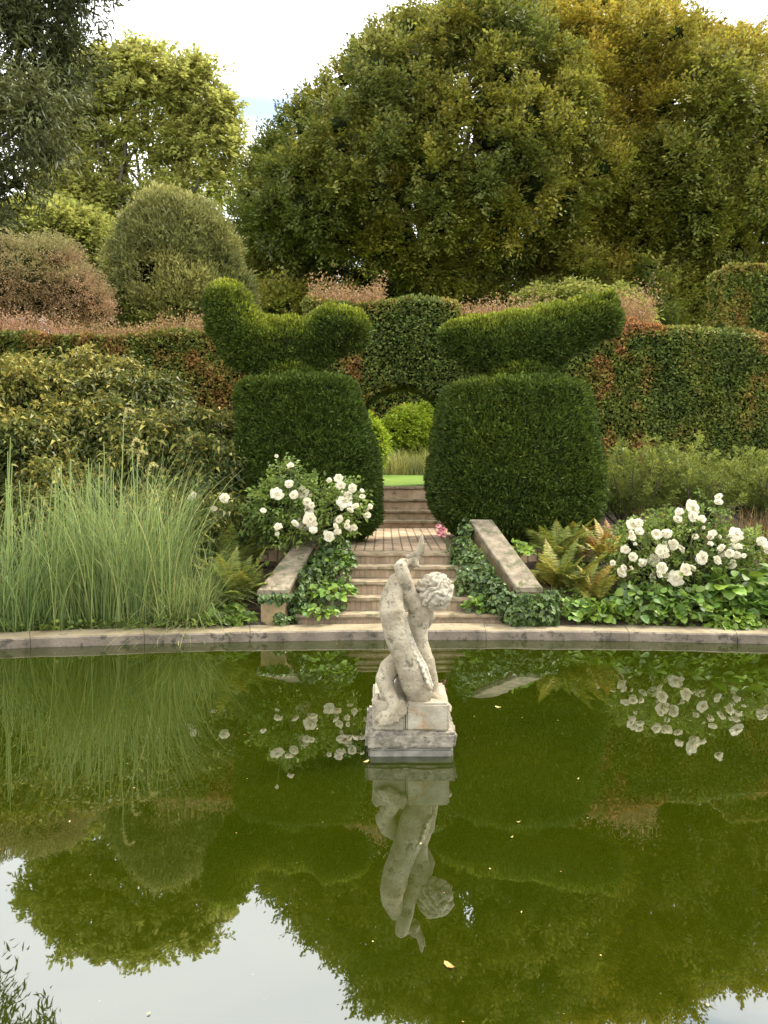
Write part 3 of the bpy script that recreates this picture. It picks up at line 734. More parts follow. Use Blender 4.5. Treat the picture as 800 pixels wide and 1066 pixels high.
def hedge(name, label, x0, x1, y0, y1, zt, n, tonef, leaf=.055, arch=None, mat='hedge', fringe=None, group=None, cat='hedge', bulge=.10):
    t = empty(name, ((x0 + x1) / 2, (y0 + y1) / 2, float(prof((y0 + y1) / 2))), label, cat, group)
    v, f = hedge_faces(x0, x1, y0, y1, zt, arch)
    c = np.array([(x0 + x1) / 2, (y0 + y1) / 2, 0])
    lv = Leaves()
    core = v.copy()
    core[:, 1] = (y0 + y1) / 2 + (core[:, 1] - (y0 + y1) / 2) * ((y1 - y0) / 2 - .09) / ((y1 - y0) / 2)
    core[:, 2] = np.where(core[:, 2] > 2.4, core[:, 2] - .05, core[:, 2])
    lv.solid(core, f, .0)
    p, nn = mesh_points(v, f, n, True)
    p += nn * ((fbm(p, 1.4) - .5) * bulge * 2)[:, None] + nn * ((fbm(p, 6) - .5) * .09)[:, None] - nn * (rng.random((n, 1)) ** 2 * .07)
    dd = nn * .5 + rng.normal(size=(n, 3)) * .55 + np.array([0, 0, -.15]) + np.array([0, 0, .9]) * np.clip(nn[:, 2:3], 0, 1)
    sz = .6 + .7 * rng.random(n)
    lv.quads(p, dd, norm(nn * .9 + np.array([0, 0, .5]) + rng.normal(size=(n, 3)) * .55), leaf * sz, leaf * .66 * sz, np.clip(tonef(p) + rng.normal(size=n) * .14, 0, 1), fold=.1)
    lv.make('foliage', M[mat], t)
    if fringe:
        lf = Leaves()
        for (fx0, fx1, nf, h, tn) in fringe:
            x = fx0 + rng.random(nf) * (fx1 - fx0); y = y0 + .05 + rng.random(nf) * (y1 - y0 - .1)
            b = np.stack([x, y, np.vectorize(zt)(x) - .04], 1)
            d_ = np.stack([rng.normal(size=nf) * .22, rng.normal(size=nf) * .22, np.ones(nf)], 1)
            lf.sprays(b, d_, h * (.4 + .8 * rng.random(nf)) * (.6 + .8 * vnoise(b, 2.2)), 12,   .036, .020, np.clip(tn + rng.normal(size=nf) * .15, 0, 1), up=.1, ang=.8, droop=-.05, jit=.35)
        lf.make('new_shoots', M['fringe'], t)
    return t

def patch(p, s, off, lo, hi):
    return np.clip((fbm(p, s, off) - lo) / (hi - lo), 0, 1)
m126 = 12.6 / F
def zt_left(x): return 3.66 + .03 * math.sin(x * 1.7)
hedge('beech_hedge', 'long clipped hedge in russet and green leaf left of the bird topiaries', -9, -1.27, 12.6, 13.7, zt_left, 90000,
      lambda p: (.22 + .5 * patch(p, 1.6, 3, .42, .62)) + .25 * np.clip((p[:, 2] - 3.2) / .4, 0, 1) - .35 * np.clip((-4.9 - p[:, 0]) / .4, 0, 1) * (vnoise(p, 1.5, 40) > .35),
      fringe=[(-9, -5, 900, .36, .9), (-5, -1.3, 1300, .26, .5)])
def zt_mid(x): return 4.2 + .04 * math.sin(x * 3.1)
hedge('hedge_arch', 'tall ivy green hedge with a dark archway cut through above the top steps', -1.25, 1.17, 12.62, 13.75, zt_mid, 46000,
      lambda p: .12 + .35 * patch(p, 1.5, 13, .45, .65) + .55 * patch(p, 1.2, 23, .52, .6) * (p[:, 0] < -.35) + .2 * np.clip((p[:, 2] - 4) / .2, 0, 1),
      arch=(-.42, .98, 2.2, 2.90), fringe=[(-1.2, -.05, 520, .36, .6)])
def zt_right(x): return float(np.interp(x, [1.1, 3.3, 3.7, 4.5, 6, 11], [3.93, 3.95, 3.88, 3.76, 3.62, 3.4]))
hedge('beech_hedge', 'long clipped hedge right of the bird topiaries, dark green with rusty autumn patches', 1.19, 9, 12.6, 13.7, zt_right, 105000,
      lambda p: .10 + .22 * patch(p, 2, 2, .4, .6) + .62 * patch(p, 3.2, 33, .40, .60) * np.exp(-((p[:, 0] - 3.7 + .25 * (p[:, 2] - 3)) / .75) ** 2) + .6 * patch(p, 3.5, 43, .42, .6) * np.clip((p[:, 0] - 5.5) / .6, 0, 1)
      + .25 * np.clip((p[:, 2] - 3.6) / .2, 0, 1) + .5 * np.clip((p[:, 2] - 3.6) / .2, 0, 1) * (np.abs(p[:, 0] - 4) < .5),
      fringe=[(1.2, 3.6, 750, .30, .6), (3.58, 4.35, 560, .60, .55)])
hedge('clipped_hedge', 'tall square clipped hedge block with golden leaves on its edge, standing beyond the right hedge', 6.95, 12, 16, 17.1,
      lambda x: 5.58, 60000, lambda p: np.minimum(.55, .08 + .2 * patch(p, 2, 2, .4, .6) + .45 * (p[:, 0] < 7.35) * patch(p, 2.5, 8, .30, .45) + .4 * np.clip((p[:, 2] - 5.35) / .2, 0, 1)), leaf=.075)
hedge('clipped_hedge', 'smooth dark green hedge seen through the archway behind the bright shrub', -5, 6, 24, 25.5, lambda x: 4.6, 26000,
      lambda p: .30 + .1 * patch(p, 1, 2, .4, .6), leaf=.12)

# ------------------------------------------------------------------ trees
def in_poly(x, y, poly):
    poly = np.array(poly); n = len(poly); c = np.zeros(len(x), bool)
    for i_ in range(n):
        x1, y1 = poly[i_]; x2, y2 = poly[(i_ + 1) % n]
        cond = ((y1 > y) != (y2 > y)) & (x < (x2 - x1) * (y - y1) / (y2 - y1 + 1e-9) + x1)
        c ^= cond
    return c

def crown_lobes(poly, d, rpx, n, depth, seed):
    """lobes filling a crown whose outline at distance d is poly; bulging towards and away from the viewer"""
    r_ = np.random.default_rng(seed); poly = np.array(poly, float)
    lo, hi = poly.min(0), poly.max(0); cen = poly.mean(0); half = (hi - lo) / 2
    lobes = []; tries = 0
    for k_ in range(len(poly)):      # small lobes line the outline so the crown keeps its shape
        a_, b_ = poly[k_], poly[(k_ + 1) % len(poly)]; L_ = np.linalg.norm(b_ - a_)
        inn = cen - (a_ + b_) / 2; inn = inn / np.linalg.norm(inn)
        for t_ in np.arange(0, 1, 17 / max(L_, 17)):
            r = rpx * r_.uniform(.45, .8); q_ = a_ + (b_ - a_) * t_ + inn * r * r_.uniform(.5, .95)
            dy = r_.uniform(-.35, .25) * depth
            p = P(q_[0], q_[1], d + dy); k = (d + dy) / F
            lobes.append([p[0], p[1], p[2], r * k, r * k, r * k * .82])
    n += len(lobes)
    while len(lobes) < n and tries < 40000:
        tries += 1
        x, y = r_.uniform(lo[0], hi[0]), r_.uniform(lo[1], hi[1]); r = rpx * r_.uniform(.6, 1.25)
        ring_ = np.array([[x + r * .85 * math.cos(t), y + r * .85 * math.sin(t)] for t in np.arange(8) * math.pi / 4])
        if not in_poly(ring_[:, 0], ring_[:, 1], poly).all(): continue
        e = min(1, math.hypot((x - cen[0]) / half[0], (y - cen[1]) / half[1]))
        prof_ = math.sqrt(max(0, 1 - e ** 2.5))
        side = -1 if r_.random() < .75 else 1
        dy = side * depth * prof_ * r_.uniform(.75, 1.0)
        p = P(x, y, d + dy); k = (d + dy) / F
        # keep its place in space (real position, no rescale)
        lobes.append([p[0], p[1], p[2], r * k, r * k * 1.0, r * k * .82])
    return lobes

def tree(name, label, poly, d, rpx, nl, depth, nspray, k, leaf, tonef, mat, cat='tree', seed=1, core=.62, twig=None, up=.75, droop=.2, group=None, lobes=None, trunk=None, ang=.9, wr=.55, tj=.1, dbias=.25, jit=.3, inside=.8, lift=0, limbs=26, lr=.06, hollow=.32, gapk=1.0, rough_=.5, extra=(), nsc=None):
    lobes = lobes if lobes is not None else crown_lobes(poly, d, rpx, nl, depth, seed)
    lobes = lobes + [px_blob(*q) for q in extra]
    Lb = np.array(lobes)
    gx_, gy_ = (trunk[0], trunk[1]) if trunk else (Lb[:, 0].mean(), Lb[:, 1].mean())
    gz_ = float(ground_z(gx_, gy_)) if gy_ > 7.6 else .08
    t = empty(name, (gx_, gy_, gz_), label, cat, group)
    lv = Leaves()
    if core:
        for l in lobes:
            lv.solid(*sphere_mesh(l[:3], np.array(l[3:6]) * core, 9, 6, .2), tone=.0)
    p, nn = blob_points(lobes, int(nspray * 1.35), depth=dbias, inside=inside)
    rs = 1.0 / np.median(Lb[:, 3])
    if nsc: gapk = nsc / (3.2 * rs)
    keep = (vnoise(p, 3.2 * rs * gapk, 77) > hollow) | (rng.random(len(p)) < .12)
    p, nn = p[keep], nn[keep]
    p = p + nn * ((fbm(p, 1.7 * rs * gapk, 55) - .5) * rough_ * np.median(Lb[:, 3]))[:, None]
    d_ = nn * 1.0 + rng.normal(size=p.shape) * .45 + np.array([0, 0, .18 + lift])
    tw = twig if twig else leaf * 3.2
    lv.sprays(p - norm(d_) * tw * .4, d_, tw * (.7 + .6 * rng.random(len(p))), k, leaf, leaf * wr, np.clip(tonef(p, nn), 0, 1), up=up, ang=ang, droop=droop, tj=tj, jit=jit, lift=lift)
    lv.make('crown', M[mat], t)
    root = np.array([gx_, gy_, gz_]); top = np.array([Lb[:, 0].mean(), Lb[:, 1].mean(), Lb[:, 2].mean()])
    s = branch_set(root + [0, 0, (top[2] - gz_) * .35], [l[:3] for l in sorted(lobes, key=lambda q: -q[2])[:limbs]] if limbs < len(lobes) else [l[:3] for l in lobes], lr * (top[2] - gz_) * .35, .012 * (top[2] - gz_) * .3)
    s.add(tube([root - [0, 0, .2], root + [0, 0, (top[2] - gz_) * .2], root + (top - root) * .4], np.array([1.3, 1.0, .7]) * lr * (top[2] - gz_) * .7))
    s.make('trunk', M['bark'], t)
    return t

# big beeches
polyA = [(250, 345), (248, 260), (256, 195), (280, 148), (308, 112), (350, 78), (378, 54), (392, 28), (430, 17), (456, 6), (495, 2), (535, -2), (580, 10), (620, 80), (665, 200), (700, 345)]
tree('beech_tree', 'huge dark green beech behind the bird topiaries, left edge sloping down to the sky', polyA, 26, 22, 260, 5.5, 20000, 26, .12,
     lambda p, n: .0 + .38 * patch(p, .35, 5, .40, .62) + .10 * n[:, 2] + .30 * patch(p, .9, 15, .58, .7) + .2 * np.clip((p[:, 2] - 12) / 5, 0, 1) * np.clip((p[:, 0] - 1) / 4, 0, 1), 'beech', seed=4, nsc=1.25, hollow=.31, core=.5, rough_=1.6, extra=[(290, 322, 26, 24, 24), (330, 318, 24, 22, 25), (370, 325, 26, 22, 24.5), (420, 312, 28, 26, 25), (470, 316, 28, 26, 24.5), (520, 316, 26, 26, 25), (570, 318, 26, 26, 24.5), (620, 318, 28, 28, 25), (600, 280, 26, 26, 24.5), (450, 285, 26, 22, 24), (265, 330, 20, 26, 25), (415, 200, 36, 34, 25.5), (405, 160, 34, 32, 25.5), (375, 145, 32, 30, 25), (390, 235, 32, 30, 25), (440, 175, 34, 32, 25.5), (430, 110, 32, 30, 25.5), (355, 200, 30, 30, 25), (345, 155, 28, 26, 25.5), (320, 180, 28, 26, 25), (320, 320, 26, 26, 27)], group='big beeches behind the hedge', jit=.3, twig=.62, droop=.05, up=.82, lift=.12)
polyB = [(520, 350), (500, 200), (505, 100), (520, 20), (560, 6), (600, -4), (650, -2), (690, 6), (730, 26), (770, 42), (800, 48), (850, 70), (900, 120), (930, 200), (940, 350)]
tree('beech_tree', 'broad beech turning olive gold on top, filling the upper right behind the square hedge block', polyB, 30, 22, 220, 6.0, 16500, 26, .13,
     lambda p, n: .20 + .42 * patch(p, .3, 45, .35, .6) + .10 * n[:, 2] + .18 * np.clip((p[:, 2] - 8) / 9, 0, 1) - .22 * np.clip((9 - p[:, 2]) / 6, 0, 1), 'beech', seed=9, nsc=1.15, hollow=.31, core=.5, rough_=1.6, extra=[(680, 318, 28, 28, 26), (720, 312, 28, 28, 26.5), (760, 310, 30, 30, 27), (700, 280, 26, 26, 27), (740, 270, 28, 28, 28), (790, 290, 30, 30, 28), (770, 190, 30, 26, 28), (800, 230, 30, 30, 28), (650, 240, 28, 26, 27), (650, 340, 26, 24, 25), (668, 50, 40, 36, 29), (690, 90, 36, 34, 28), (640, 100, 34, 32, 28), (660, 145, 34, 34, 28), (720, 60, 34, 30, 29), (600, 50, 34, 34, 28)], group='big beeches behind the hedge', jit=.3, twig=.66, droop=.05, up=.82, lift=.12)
# light tree, airy with sky through
lob = [px_blob(*q, 33) for q in [(64, 120, 36, 32), (85, 92, 38, 26), (125, 78, 30, 22), (165, 76, 34, 24), (195, 92, 32, 26), (222, 118, 30, 24), (242, 150, 20, 22), (214, 160, 32, 26), (150, 105, 40, 18),
                                (100, 118, 36, 18), (60, 165, 30, 30), (228, 190, 26, 22), (185, 195, 24, 14), (70, 215, 44, 30), (40, 240, 30, 36), (60, 125, 36, 30), (80, 70, 26, 16), (240, 130, 14, 14), (105, 235, 30, 30), (195, 130, 26, 16), (120, 205, 22, 12), (200, 66, 14, 10), (110, 150, 26, 18), (90, 185, 28, 22), (165, 168, 12, 18), (128, 175, 12, 16), (140, 140, 22, 12), (150, 205, 20, 14), (60, 195, 26, 20), (180, 150, 26, 18), (70, 150, 24, 20), (215, 80, 20, 16), (235, 112, 16, 14), (140, 60, 24, 16), (108, 66, 22, 14)]]
tree('ash_tree', 'airy pale green tree with bare limbs and sky showing through, at the upper left', None, 33, 0, 0, 0, 4700, 14, .20,
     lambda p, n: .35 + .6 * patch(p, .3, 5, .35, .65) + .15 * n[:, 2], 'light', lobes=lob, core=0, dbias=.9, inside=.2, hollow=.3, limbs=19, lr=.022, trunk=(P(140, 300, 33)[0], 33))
# near tree at upper left
rr = np.random.default_rng(5)
lob = []
for (x, y, r) in [(-60, -60, 90), (10, -60, 70), (60, -45, 52), (85, -8, 30), (-40, 60, 90), (25, 30, 55), (60, 60, 38), (-20, 140, 60), (38, 120, 42), (50, 160, 22), (-30, 205, 40), (18, 190, 18), (-14, 238, 16), (-120, 120, 90), (-130, -20, 100), (-110, 210, 50), (20, -150, 80), (-60, -160, 90), (80, -100, 45)]:
    lob.append(px_blob(x, y, r, r, (8.6 if y > 100 else 9.1) + rr.uniform(-.3, .4)))
tree('willow_tree', 'near tree with narrow grey green leaves hanging into the upper left corner', None, 9, 0, 0, 0, 6600, 12, .095,
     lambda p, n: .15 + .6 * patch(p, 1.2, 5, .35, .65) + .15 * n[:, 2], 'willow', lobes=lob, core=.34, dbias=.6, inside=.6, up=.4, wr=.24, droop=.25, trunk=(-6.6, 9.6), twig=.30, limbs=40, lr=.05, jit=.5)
# rounded shrubs behind the left hedge
lob = [px_blob(*q, 18) for q in [(185, 275, 56, 56), (150, 282, 34, 42), (220, 278, 36, 44), (186, 246, 42, 36), (160, 250, 34, 30), (210, 250, 30, 30), (138, 304, 26, 32), (234, 304, 28, 36), (190, 310, 60, 50), (108, 325, 26, 22), (85, 332, 24, 18)]]
tree('rounded_shrub', 'big rounded grey green shrub rising behind the left hedge beside the raised bird tail', None, 18, 0, 0, 0, 8200, 12, .085,
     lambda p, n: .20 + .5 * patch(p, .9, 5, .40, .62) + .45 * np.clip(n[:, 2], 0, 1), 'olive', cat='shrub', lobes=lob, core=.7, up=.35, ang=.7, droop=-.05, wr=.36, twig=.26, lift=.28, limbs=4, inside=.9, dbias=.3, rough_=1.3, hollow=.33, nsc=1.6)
lob = [px_blob(*q, 16) for q in [(30, 300, 50, 42), (-20, 300, 50, 50), (72, 306, 32, 32), (48, 275, 34, 24), (0, 275, 40, 30), (95, 318, 18, 20)]]
tree('dusky_shrub', 'twiggy dusky pink and grey shrub rising behind the left hedge at the frame edge', None, 16, 0, 0, 0, 4200, 12, .05,
     lambda p, n: .55 + .5 * (fbm(p, .9, 5) - .5) * 2 - .5 * np.clip(n[:, 2], 0, 1), 'pinkbush', cat='shrub', lobes=lob, core=.75, up=.3, ang=.7, wr=.4, twig=.3, lift=.3, limbs=4, inside=.9, dbias=.2)
lob = [px_blob(*q, 22) for q in [(60, 250, 40, 36), (95, 262, 26, 34), (20, 250, 40, 34), (110, 290, 24, 30), (45, 225, 24, 16)]]
tree('leafy_shrub', 'fresh yellow green bush above the dusky shrub and below the airy tree', None, 22, 0, 0, 0, 2600, 12, .13,
     lambda p, n: .2 + .5 * patch(p, .9, 5, .35, .62), 'light', cat='shrub', lobes=lob, core=.6, twig=.5, limbs=4, inside=.8)
lob = [px_blob(*q, 21) for q in [(640, 318, 24, 14), (600, 312, 26, 14), (560, 316, 22, 12), (660, 330, 16, 14)]]
tree('leafy_shrub', 'light green loose bush peeping over the hedge behind the right bird tail', None, 21, 0, 0, 0, 900, 12, .11,
     lambda p, n: .0 + .3 * patch(p, .9, 5, .35, .62), 'light', cat='shrub', lobes=lob, core=.6, twig=.4, limbs=4)
# beyond the arch
lob = [px_blob(*q, 20.5) for q in [(427, 446, 24, 22), (412, 452, 16, 18), (442, 440, 12, 18), (437, 460, 16, 16)]]
tree('leafy_shrub', 'bright yellow green shrub framed by the hedge archway', None, 20.5, 0, 0, 0, 1500, 12, .075,
     lambda p, n: .3 + .5 * patch(p, 1.9, 5, .35, .62), 'bright', cat='shrub', lobes=lob, core=.7, twig=.22, limbs=3)
lob = [px_blob(*q, 17.5) for q in [(388, 462, 14, 22), (376, 455, 16, 26)]]
tree('leafy_shrub', 'pale lime shrub half hidden by the left topiary in the archway', None, 17.5, 0, 0, 0, 700, 12, .07,
     lambda p, n: .2 + .4 * patch(p, 1.9, 5, .35, .62), 'bright', cat='shrub', lobes=lob, core=.7, twig=.2, limbs=3)
lv = Leaves(); n = 1900
bx = P(395, 0, 19.3)[0] + rng.random(n) * 2.0; by = 18.9 + rng.random(n) * .9
lv.strips(np.stack([bx, by, prof(by)], 1), rng.random(n) * 6.28, np.abs(rng.normal(size=n)) * .25, .30 + .45 * rng.random(n) * (.5 + vnoise(np.stack([bx, by, by * 0], 1), 2.5)), .014, np.clip(.25 + .8 * vnoise(np.stack([bx, by, by * 0], 1), 3), 0, 1), seg=4, curve=.9)
tag(lv.make('border_grass', M['pale']), 'pale silvery border plants at the back of the lawn in the archway', 'border plants', kind='stuff')

# ------------------------------------------------------------------ shrubs on the left bank
lob = [px_blob(*q) for q in [(40, 425, 66, 44, 10.6), (105, 408, 40, 30, 10.8), (-30, 420, 70, 60, 10.4), (20, 470, 70, 50, 9.9), (-40, 520, 60, 60, 9.6), (90, 460, 60, 50, 10.1), (60, 540, 60, 60, 9.4), (-10, 590, 60, 50, 9.2), (-10, 392, 34, 20, 11.0), (78, 384, 26, 16, 11.0)]]
tree('arching_shrub', 'large olive gold shrub with arching layered leaves behind the tall grass', None, 10, 0, 0, 0, 5200, 12, .10,
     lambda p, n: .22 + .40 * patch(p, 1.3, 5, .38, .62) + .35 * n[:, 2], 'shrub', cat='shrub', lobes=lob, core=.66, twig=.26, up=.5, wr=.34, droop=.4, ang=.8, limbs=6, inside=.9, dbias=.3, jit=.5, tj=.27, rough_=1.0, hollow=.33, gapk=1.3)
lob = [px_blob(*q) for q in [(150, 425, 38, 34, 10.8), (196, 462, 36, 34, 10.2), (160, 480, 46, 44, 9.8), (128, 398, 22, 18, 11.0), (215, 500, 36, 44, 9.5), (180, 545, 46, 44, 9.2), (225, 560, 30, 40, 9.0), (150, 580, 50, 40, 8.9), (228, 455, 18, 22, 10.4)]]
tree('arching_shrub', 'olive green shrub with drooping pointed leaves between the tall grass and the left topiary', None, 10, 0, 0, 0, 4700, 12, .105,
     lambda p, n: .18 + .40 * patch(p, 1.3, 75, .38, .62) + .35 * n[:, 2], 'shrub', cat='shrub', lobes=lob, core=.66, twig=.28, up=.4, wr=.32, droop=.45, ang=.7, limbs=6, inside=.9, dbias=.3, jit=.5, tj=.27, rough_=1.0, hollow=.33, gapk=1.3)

# ornamental grass
def edge_y(x):
    return PY + (PB + .30) * np.sqrt(1 - ((np.asarray(x) - PX) / (PA + .30)) ** 2)

def grass(label, x0, x1, y0, y1, n, Lm, lean, curve, w=.007, tone=(.1, .7), name='ornamental_grass', mat='grass', cat='grass clump', away=0):
    cx_, cy_ = (x0 + x1) / 2, (y0 + y1) / 2
    t = empty(name, (cx_, cy_, .09), label, cat)
    lv = Leaves()
    bx = x0 + (x1 - x0) * rng.random(n); by = y0 + (y1 - y0) * rng.random(n) - (7.5 - edge_y(bx))
    az = np.arctan2(by + (7.5 - edge_y(bx)) - cy_, bx - cx_) + rng.normal(size=n) * .9
    L_ = Lm * (.28 + .75 * rng.random(n) ** .8)
    ln = np.abs(rng.normal(size=n)) * lean
    lv.strips(np.stack([bx, by, ground_z(bx, by) - .02], 1), az, ln, L_, w * (.6 + .8 * rng.random(n)), tone[0] + tone[1] * rng.random(n) ** 1.5, seg=8, curve=curve * (.3 + 1.1 * rng.random(n)), twist=.6)
    lv.make('blades', M[mat], t)
    return t
g1 = grass('tall upright grass clump with erect pale stems at the left pool edge', -2.95, -1.98, 7.53, 8.3, 1150, 1.62, .12, 1.3, w=.010, tone=(.05, .85))
g2 = grass('blue green grass clump leaning left out of the frame at the pool edge', -4.2, -2.95, 7.5, 8.35, 1100, 1.45, .28, 1.4, w=.0095, tone=(.0, .75))
g3 = grass('low arching grass tussock spilling over the coping beside the ferns', -2.1, -1.65, 7.55, 7.95, 1700, .85, .8, 1.4, w=.007, tone=(.2, .7))
lv = Leaves(); n = 90
bx = -3.9 + 2.3 * rng.random(n); by = edge_y(bx) + .02 + .08 * rng.random(n)
lv.strips(np.stack([bx, by, np.full(n, .095)], 1), -1.57 + rng.normal(size=n) * .8, 1.0 + .5 * rng.random(n), .10 + .22 * rng.random(n), .006, .9 + .1 * rng.random(n), seg=4, curve=.9)
tag(lv.make('fallen_straw', M['grass']), 'dry straw lying on the coping below the tall grass', 'straw', kind='stuff')
# flower stems with plumes
k = 0
for (sx, top_y, py, plume) in [(129, 430, 7.8, 1), (137, 462, 7.75, 1), (143, 474, 7.8, 1), (154, 487, 7.7, 1), (108, 460, 7.9, 0), (102, 495, 7.7, 0), (11, 455, 7.9, 0), (8, 470, 7.8, 0), (63, 485, 7.7, 0), (74, 478, 7.9, 0), (85, 500, 7.8, 0), (55, 495, 7.8, 0),
                               (95, 505, 7.7, 0), (118, 490, 7.8, 0), (38, 510, 7.8, 0), (70, 515, 7.6, 0), (126, 500, 7.6, 0), (148, 520, 7.8, 0), (110, 520, 7.6, 0), (60, 530, 7.6, 0), (20, 500, 7.7, 0), (90, 540, 7.6, 0)] + [(random.uniform(58, 152), random.uniform(475, 545), random.uniform(7.6, 8.1), 0) for _ in range(24)] + [(random.uniform(-5, 45), random.uniform(480, 560), random.uniform(7.6, 8.1), 0) for _ in range(9)]:
    tp = P(sx, top_y, py); bs = np.array([tp[0] + random.uniform(-.12, .08), py, .05])
    par = g1 if sx > 48 else g2
    mid = (tp + bs) / 2 + np.array([random.uniform(-.03, .03), 0, 0])
    pts = [bs, bs * .7 + mid * .3, mid, mid * .5 + tp * .5, tp]
    s = Solid(); s.add(tube(pts, [.0075, .007, .0065, .006, .004], 5))
    v_ = np.concatenate(s.v); f_ = np.concatenate(s.f)
    build('flower_stem', v_, f_, M['grass'], par, rnd=np.full(len(v_), .7), tone=np.full(len(v_), .62), smooth=True)
    if plume:
        n = 110; tt = rng.random(n)
        curve_ = np.stack([tp[0] + .07 * tt ** 2 * 1.3, np.full(n, py), tp[2] - .09 + .13 * np.sin(tt * 2.3)], 1)
        lv = Leaves(); dd = rng.normal(size=(n, 3)) * .5 + np.array([.5, 0, .1])
        lv.quads(curve_ + rng.normal(size=(n, 3)) * .004, dd, rdir(n), .028, .006, rng.random(n)); lv.make('plume', M['plume'], par)

# ------------------------------------------------------------------ ferns
def fern(label, cx_, cy_, nf, L_, tone, spread=.9, name='fern', yell=0, z=None):
    z = float(ground_z(cx_, cy_)) if z is None else z
    t = empty(name, (cx_, cy_, z), label, 'fern', 'ferns beside the steps')
    lv = Leaves()
    for q in range(nf):
        az = q * 2.4 + random.uniform(-.3, .3); ln = random.uniform(.15, spread); cv = random.uniform(.5, 1.3); l_ = L_ * random.uniform(.65, 1.1)
        m_ = 26; t_ = np.linspace(0, 1, m_ + 1); th = ln + cv * t_ ** 1.5; h = np.array([math.cos(az), math.sin(az), 0])
        r_ = np.concatenate([[0], np.cumsum(np.sin(th[:-1]) * l_ / m_)]); z_ = np.concatenate([[0], np.cumsum(np.cos(th[:-1]) * l_ / m_)])
        c = np.array([cx_, cy_, z]) + h * r_[:, None] + np.array([0, 0, 1]) * z_[:, None] + rng.normal(size=3) * [.05, .05, 0]
        tg = norm(np.gradient(c, axis=0)); sd = np.array([-math.sin(az), math.cos(az), 0]); up_ = np.cross(tg, sd)
        tn = np.clip(tone + random.uniform(-.2, .25), 0, 1)
        a_ = c[:-1] - sd * .003; b_ = c[:-1] + sd * .003; a2 = c[1:] - sd * .003; b2 = c[1:] + sd * .003
        v_ = np.stack([a_, b_, b2, a2], 1).reshape(-1, 3); lv.add(v_, np.arange(len(v_)).reshape(-1, 4), np.full(len(v_), .5), np.full(len(v_), .9))
        w = np.sin(np.clip((t_ - .12) / .88, 0, 1) ** .75 * math.pi) * .11 * L_ / .6 + .004
        for sg in (-1, 1):
            for sub in (0, .5):
                cc = c + tg * (sub * l_ / m_)
                dd = sd * sg * .95 + tg * .45 - np.array([0, 0, .12])
                keep = t_ > .12
                lv.quads(cc[keep], (dd + rng.normal(size=c.shape) * .06)[keep], norm(-up_ + rng.normal(size=c.shape) * .2)[keep], w[keep] * (.85 + .3 * rng.random(keep.sum())), .016, tn, wide=.3, droop=.15)
    lv.make('fronds', M['fern'], t)
    return t
fern('golden green fern filling the corner left of the golden wall block', -1.45, 7.85, 26, .62, .42)
fern('taller olive fern rising behind the golden fern under the white roses', -1.62, 8.5, 22, .62, .30)
fern('fern with yellowing fronds just right of the ivy covered wall', 1.75, 8.1, 22, .55, .40)
fern('pale yellow upright fern left of the right rose bush', 2.02, 7.85, 14, .50, .68, spread=.6)
fern('green and bronze fern at the foot of the right topiary', 1.9, 8.7, 22, .6, .35)
fern('bright yellow narrow fern under the edge of the right topiary', 2.18, 9.1, 9, .55, .72, spread=.35)
fern('bronze fern between the pale fern and the rose bush', 2.45, 8.7, 14, .5, .85)

# ------------------------------------------------------------------ roses
def rose_mesh(seed, r=.047, pm='petal'):
    r_ = np.random.default_rng(seed); vs, fs, tn, mi, n = [], [], [], [], 0
    for ringi, (cnt, L_, open_, z0) in enumerate([(6, 1.0, 1.25, 0), (6, .85, .85, .1), (4, .6, .45, .18)]):
        for q in range(cnt):
            a_ = q * 2 * math.pi / cnt + ringi * .5 + r_.uniform(-.15, .15); op = open_ + r_.uniform(-.35, .35); L_ = L_ * r_.uniform(.8, 1.2)
            h = np.array([math.cos(a_), math.sin(a_), 0]); sd = np.array([-math.sin(a_), math.cos(a_), 0])
            g = []
            for u in (0, .4, .8, 1.0):
                th = op * (.5 + .6 * u)
                cpos = h * math.sin(th) * L_ * r * u + np.array([0, 0, 1]) * (math.cos(th) * L_ * r * u + z0 * r)
                w = L_ * r * (.18 + 1.05 * math.sin(min(1, u * .8 + .1) * math.pi * .62) - (.35 if u == 1 else 0)) * .62
                for s_ in (-1, 0, 1): g.append(cpos + sd * s_ * w + (np.array([0, 0, 1]) * .10 * r if s_ else 0) - (h * .12 * r if s_ else 0))
            vs.append(np.array(g))
            for i_ in range(3):
                for j_ in range(2):
                    b_ = n + i_ * 3 + j_; fs.append([b_, b_ + 1, b_ + 4, b_ + 3]); mi.append(0)
            n += 12; tn += [r_.random()] * 12
    v, f = sphere_mesh((0, 0, r * .22), np.array([.26, .26, .2]) * r, 8, 5); vs.append(v); fs += (f + n).tolist(); mi += [1] * len(f); tn += [.5] * len(v)
    me_o = build('blossom', np.concatenate(vs), np.array(fs), [M[pm], M['centre']], None, rnd=tn, tone=tn, smooth=True, midx=mi)
    me = me_o.data; bpy.data.objects.remove(me_o)
    return me
ROSES = [rose_mesh(q) for q in range(5)]
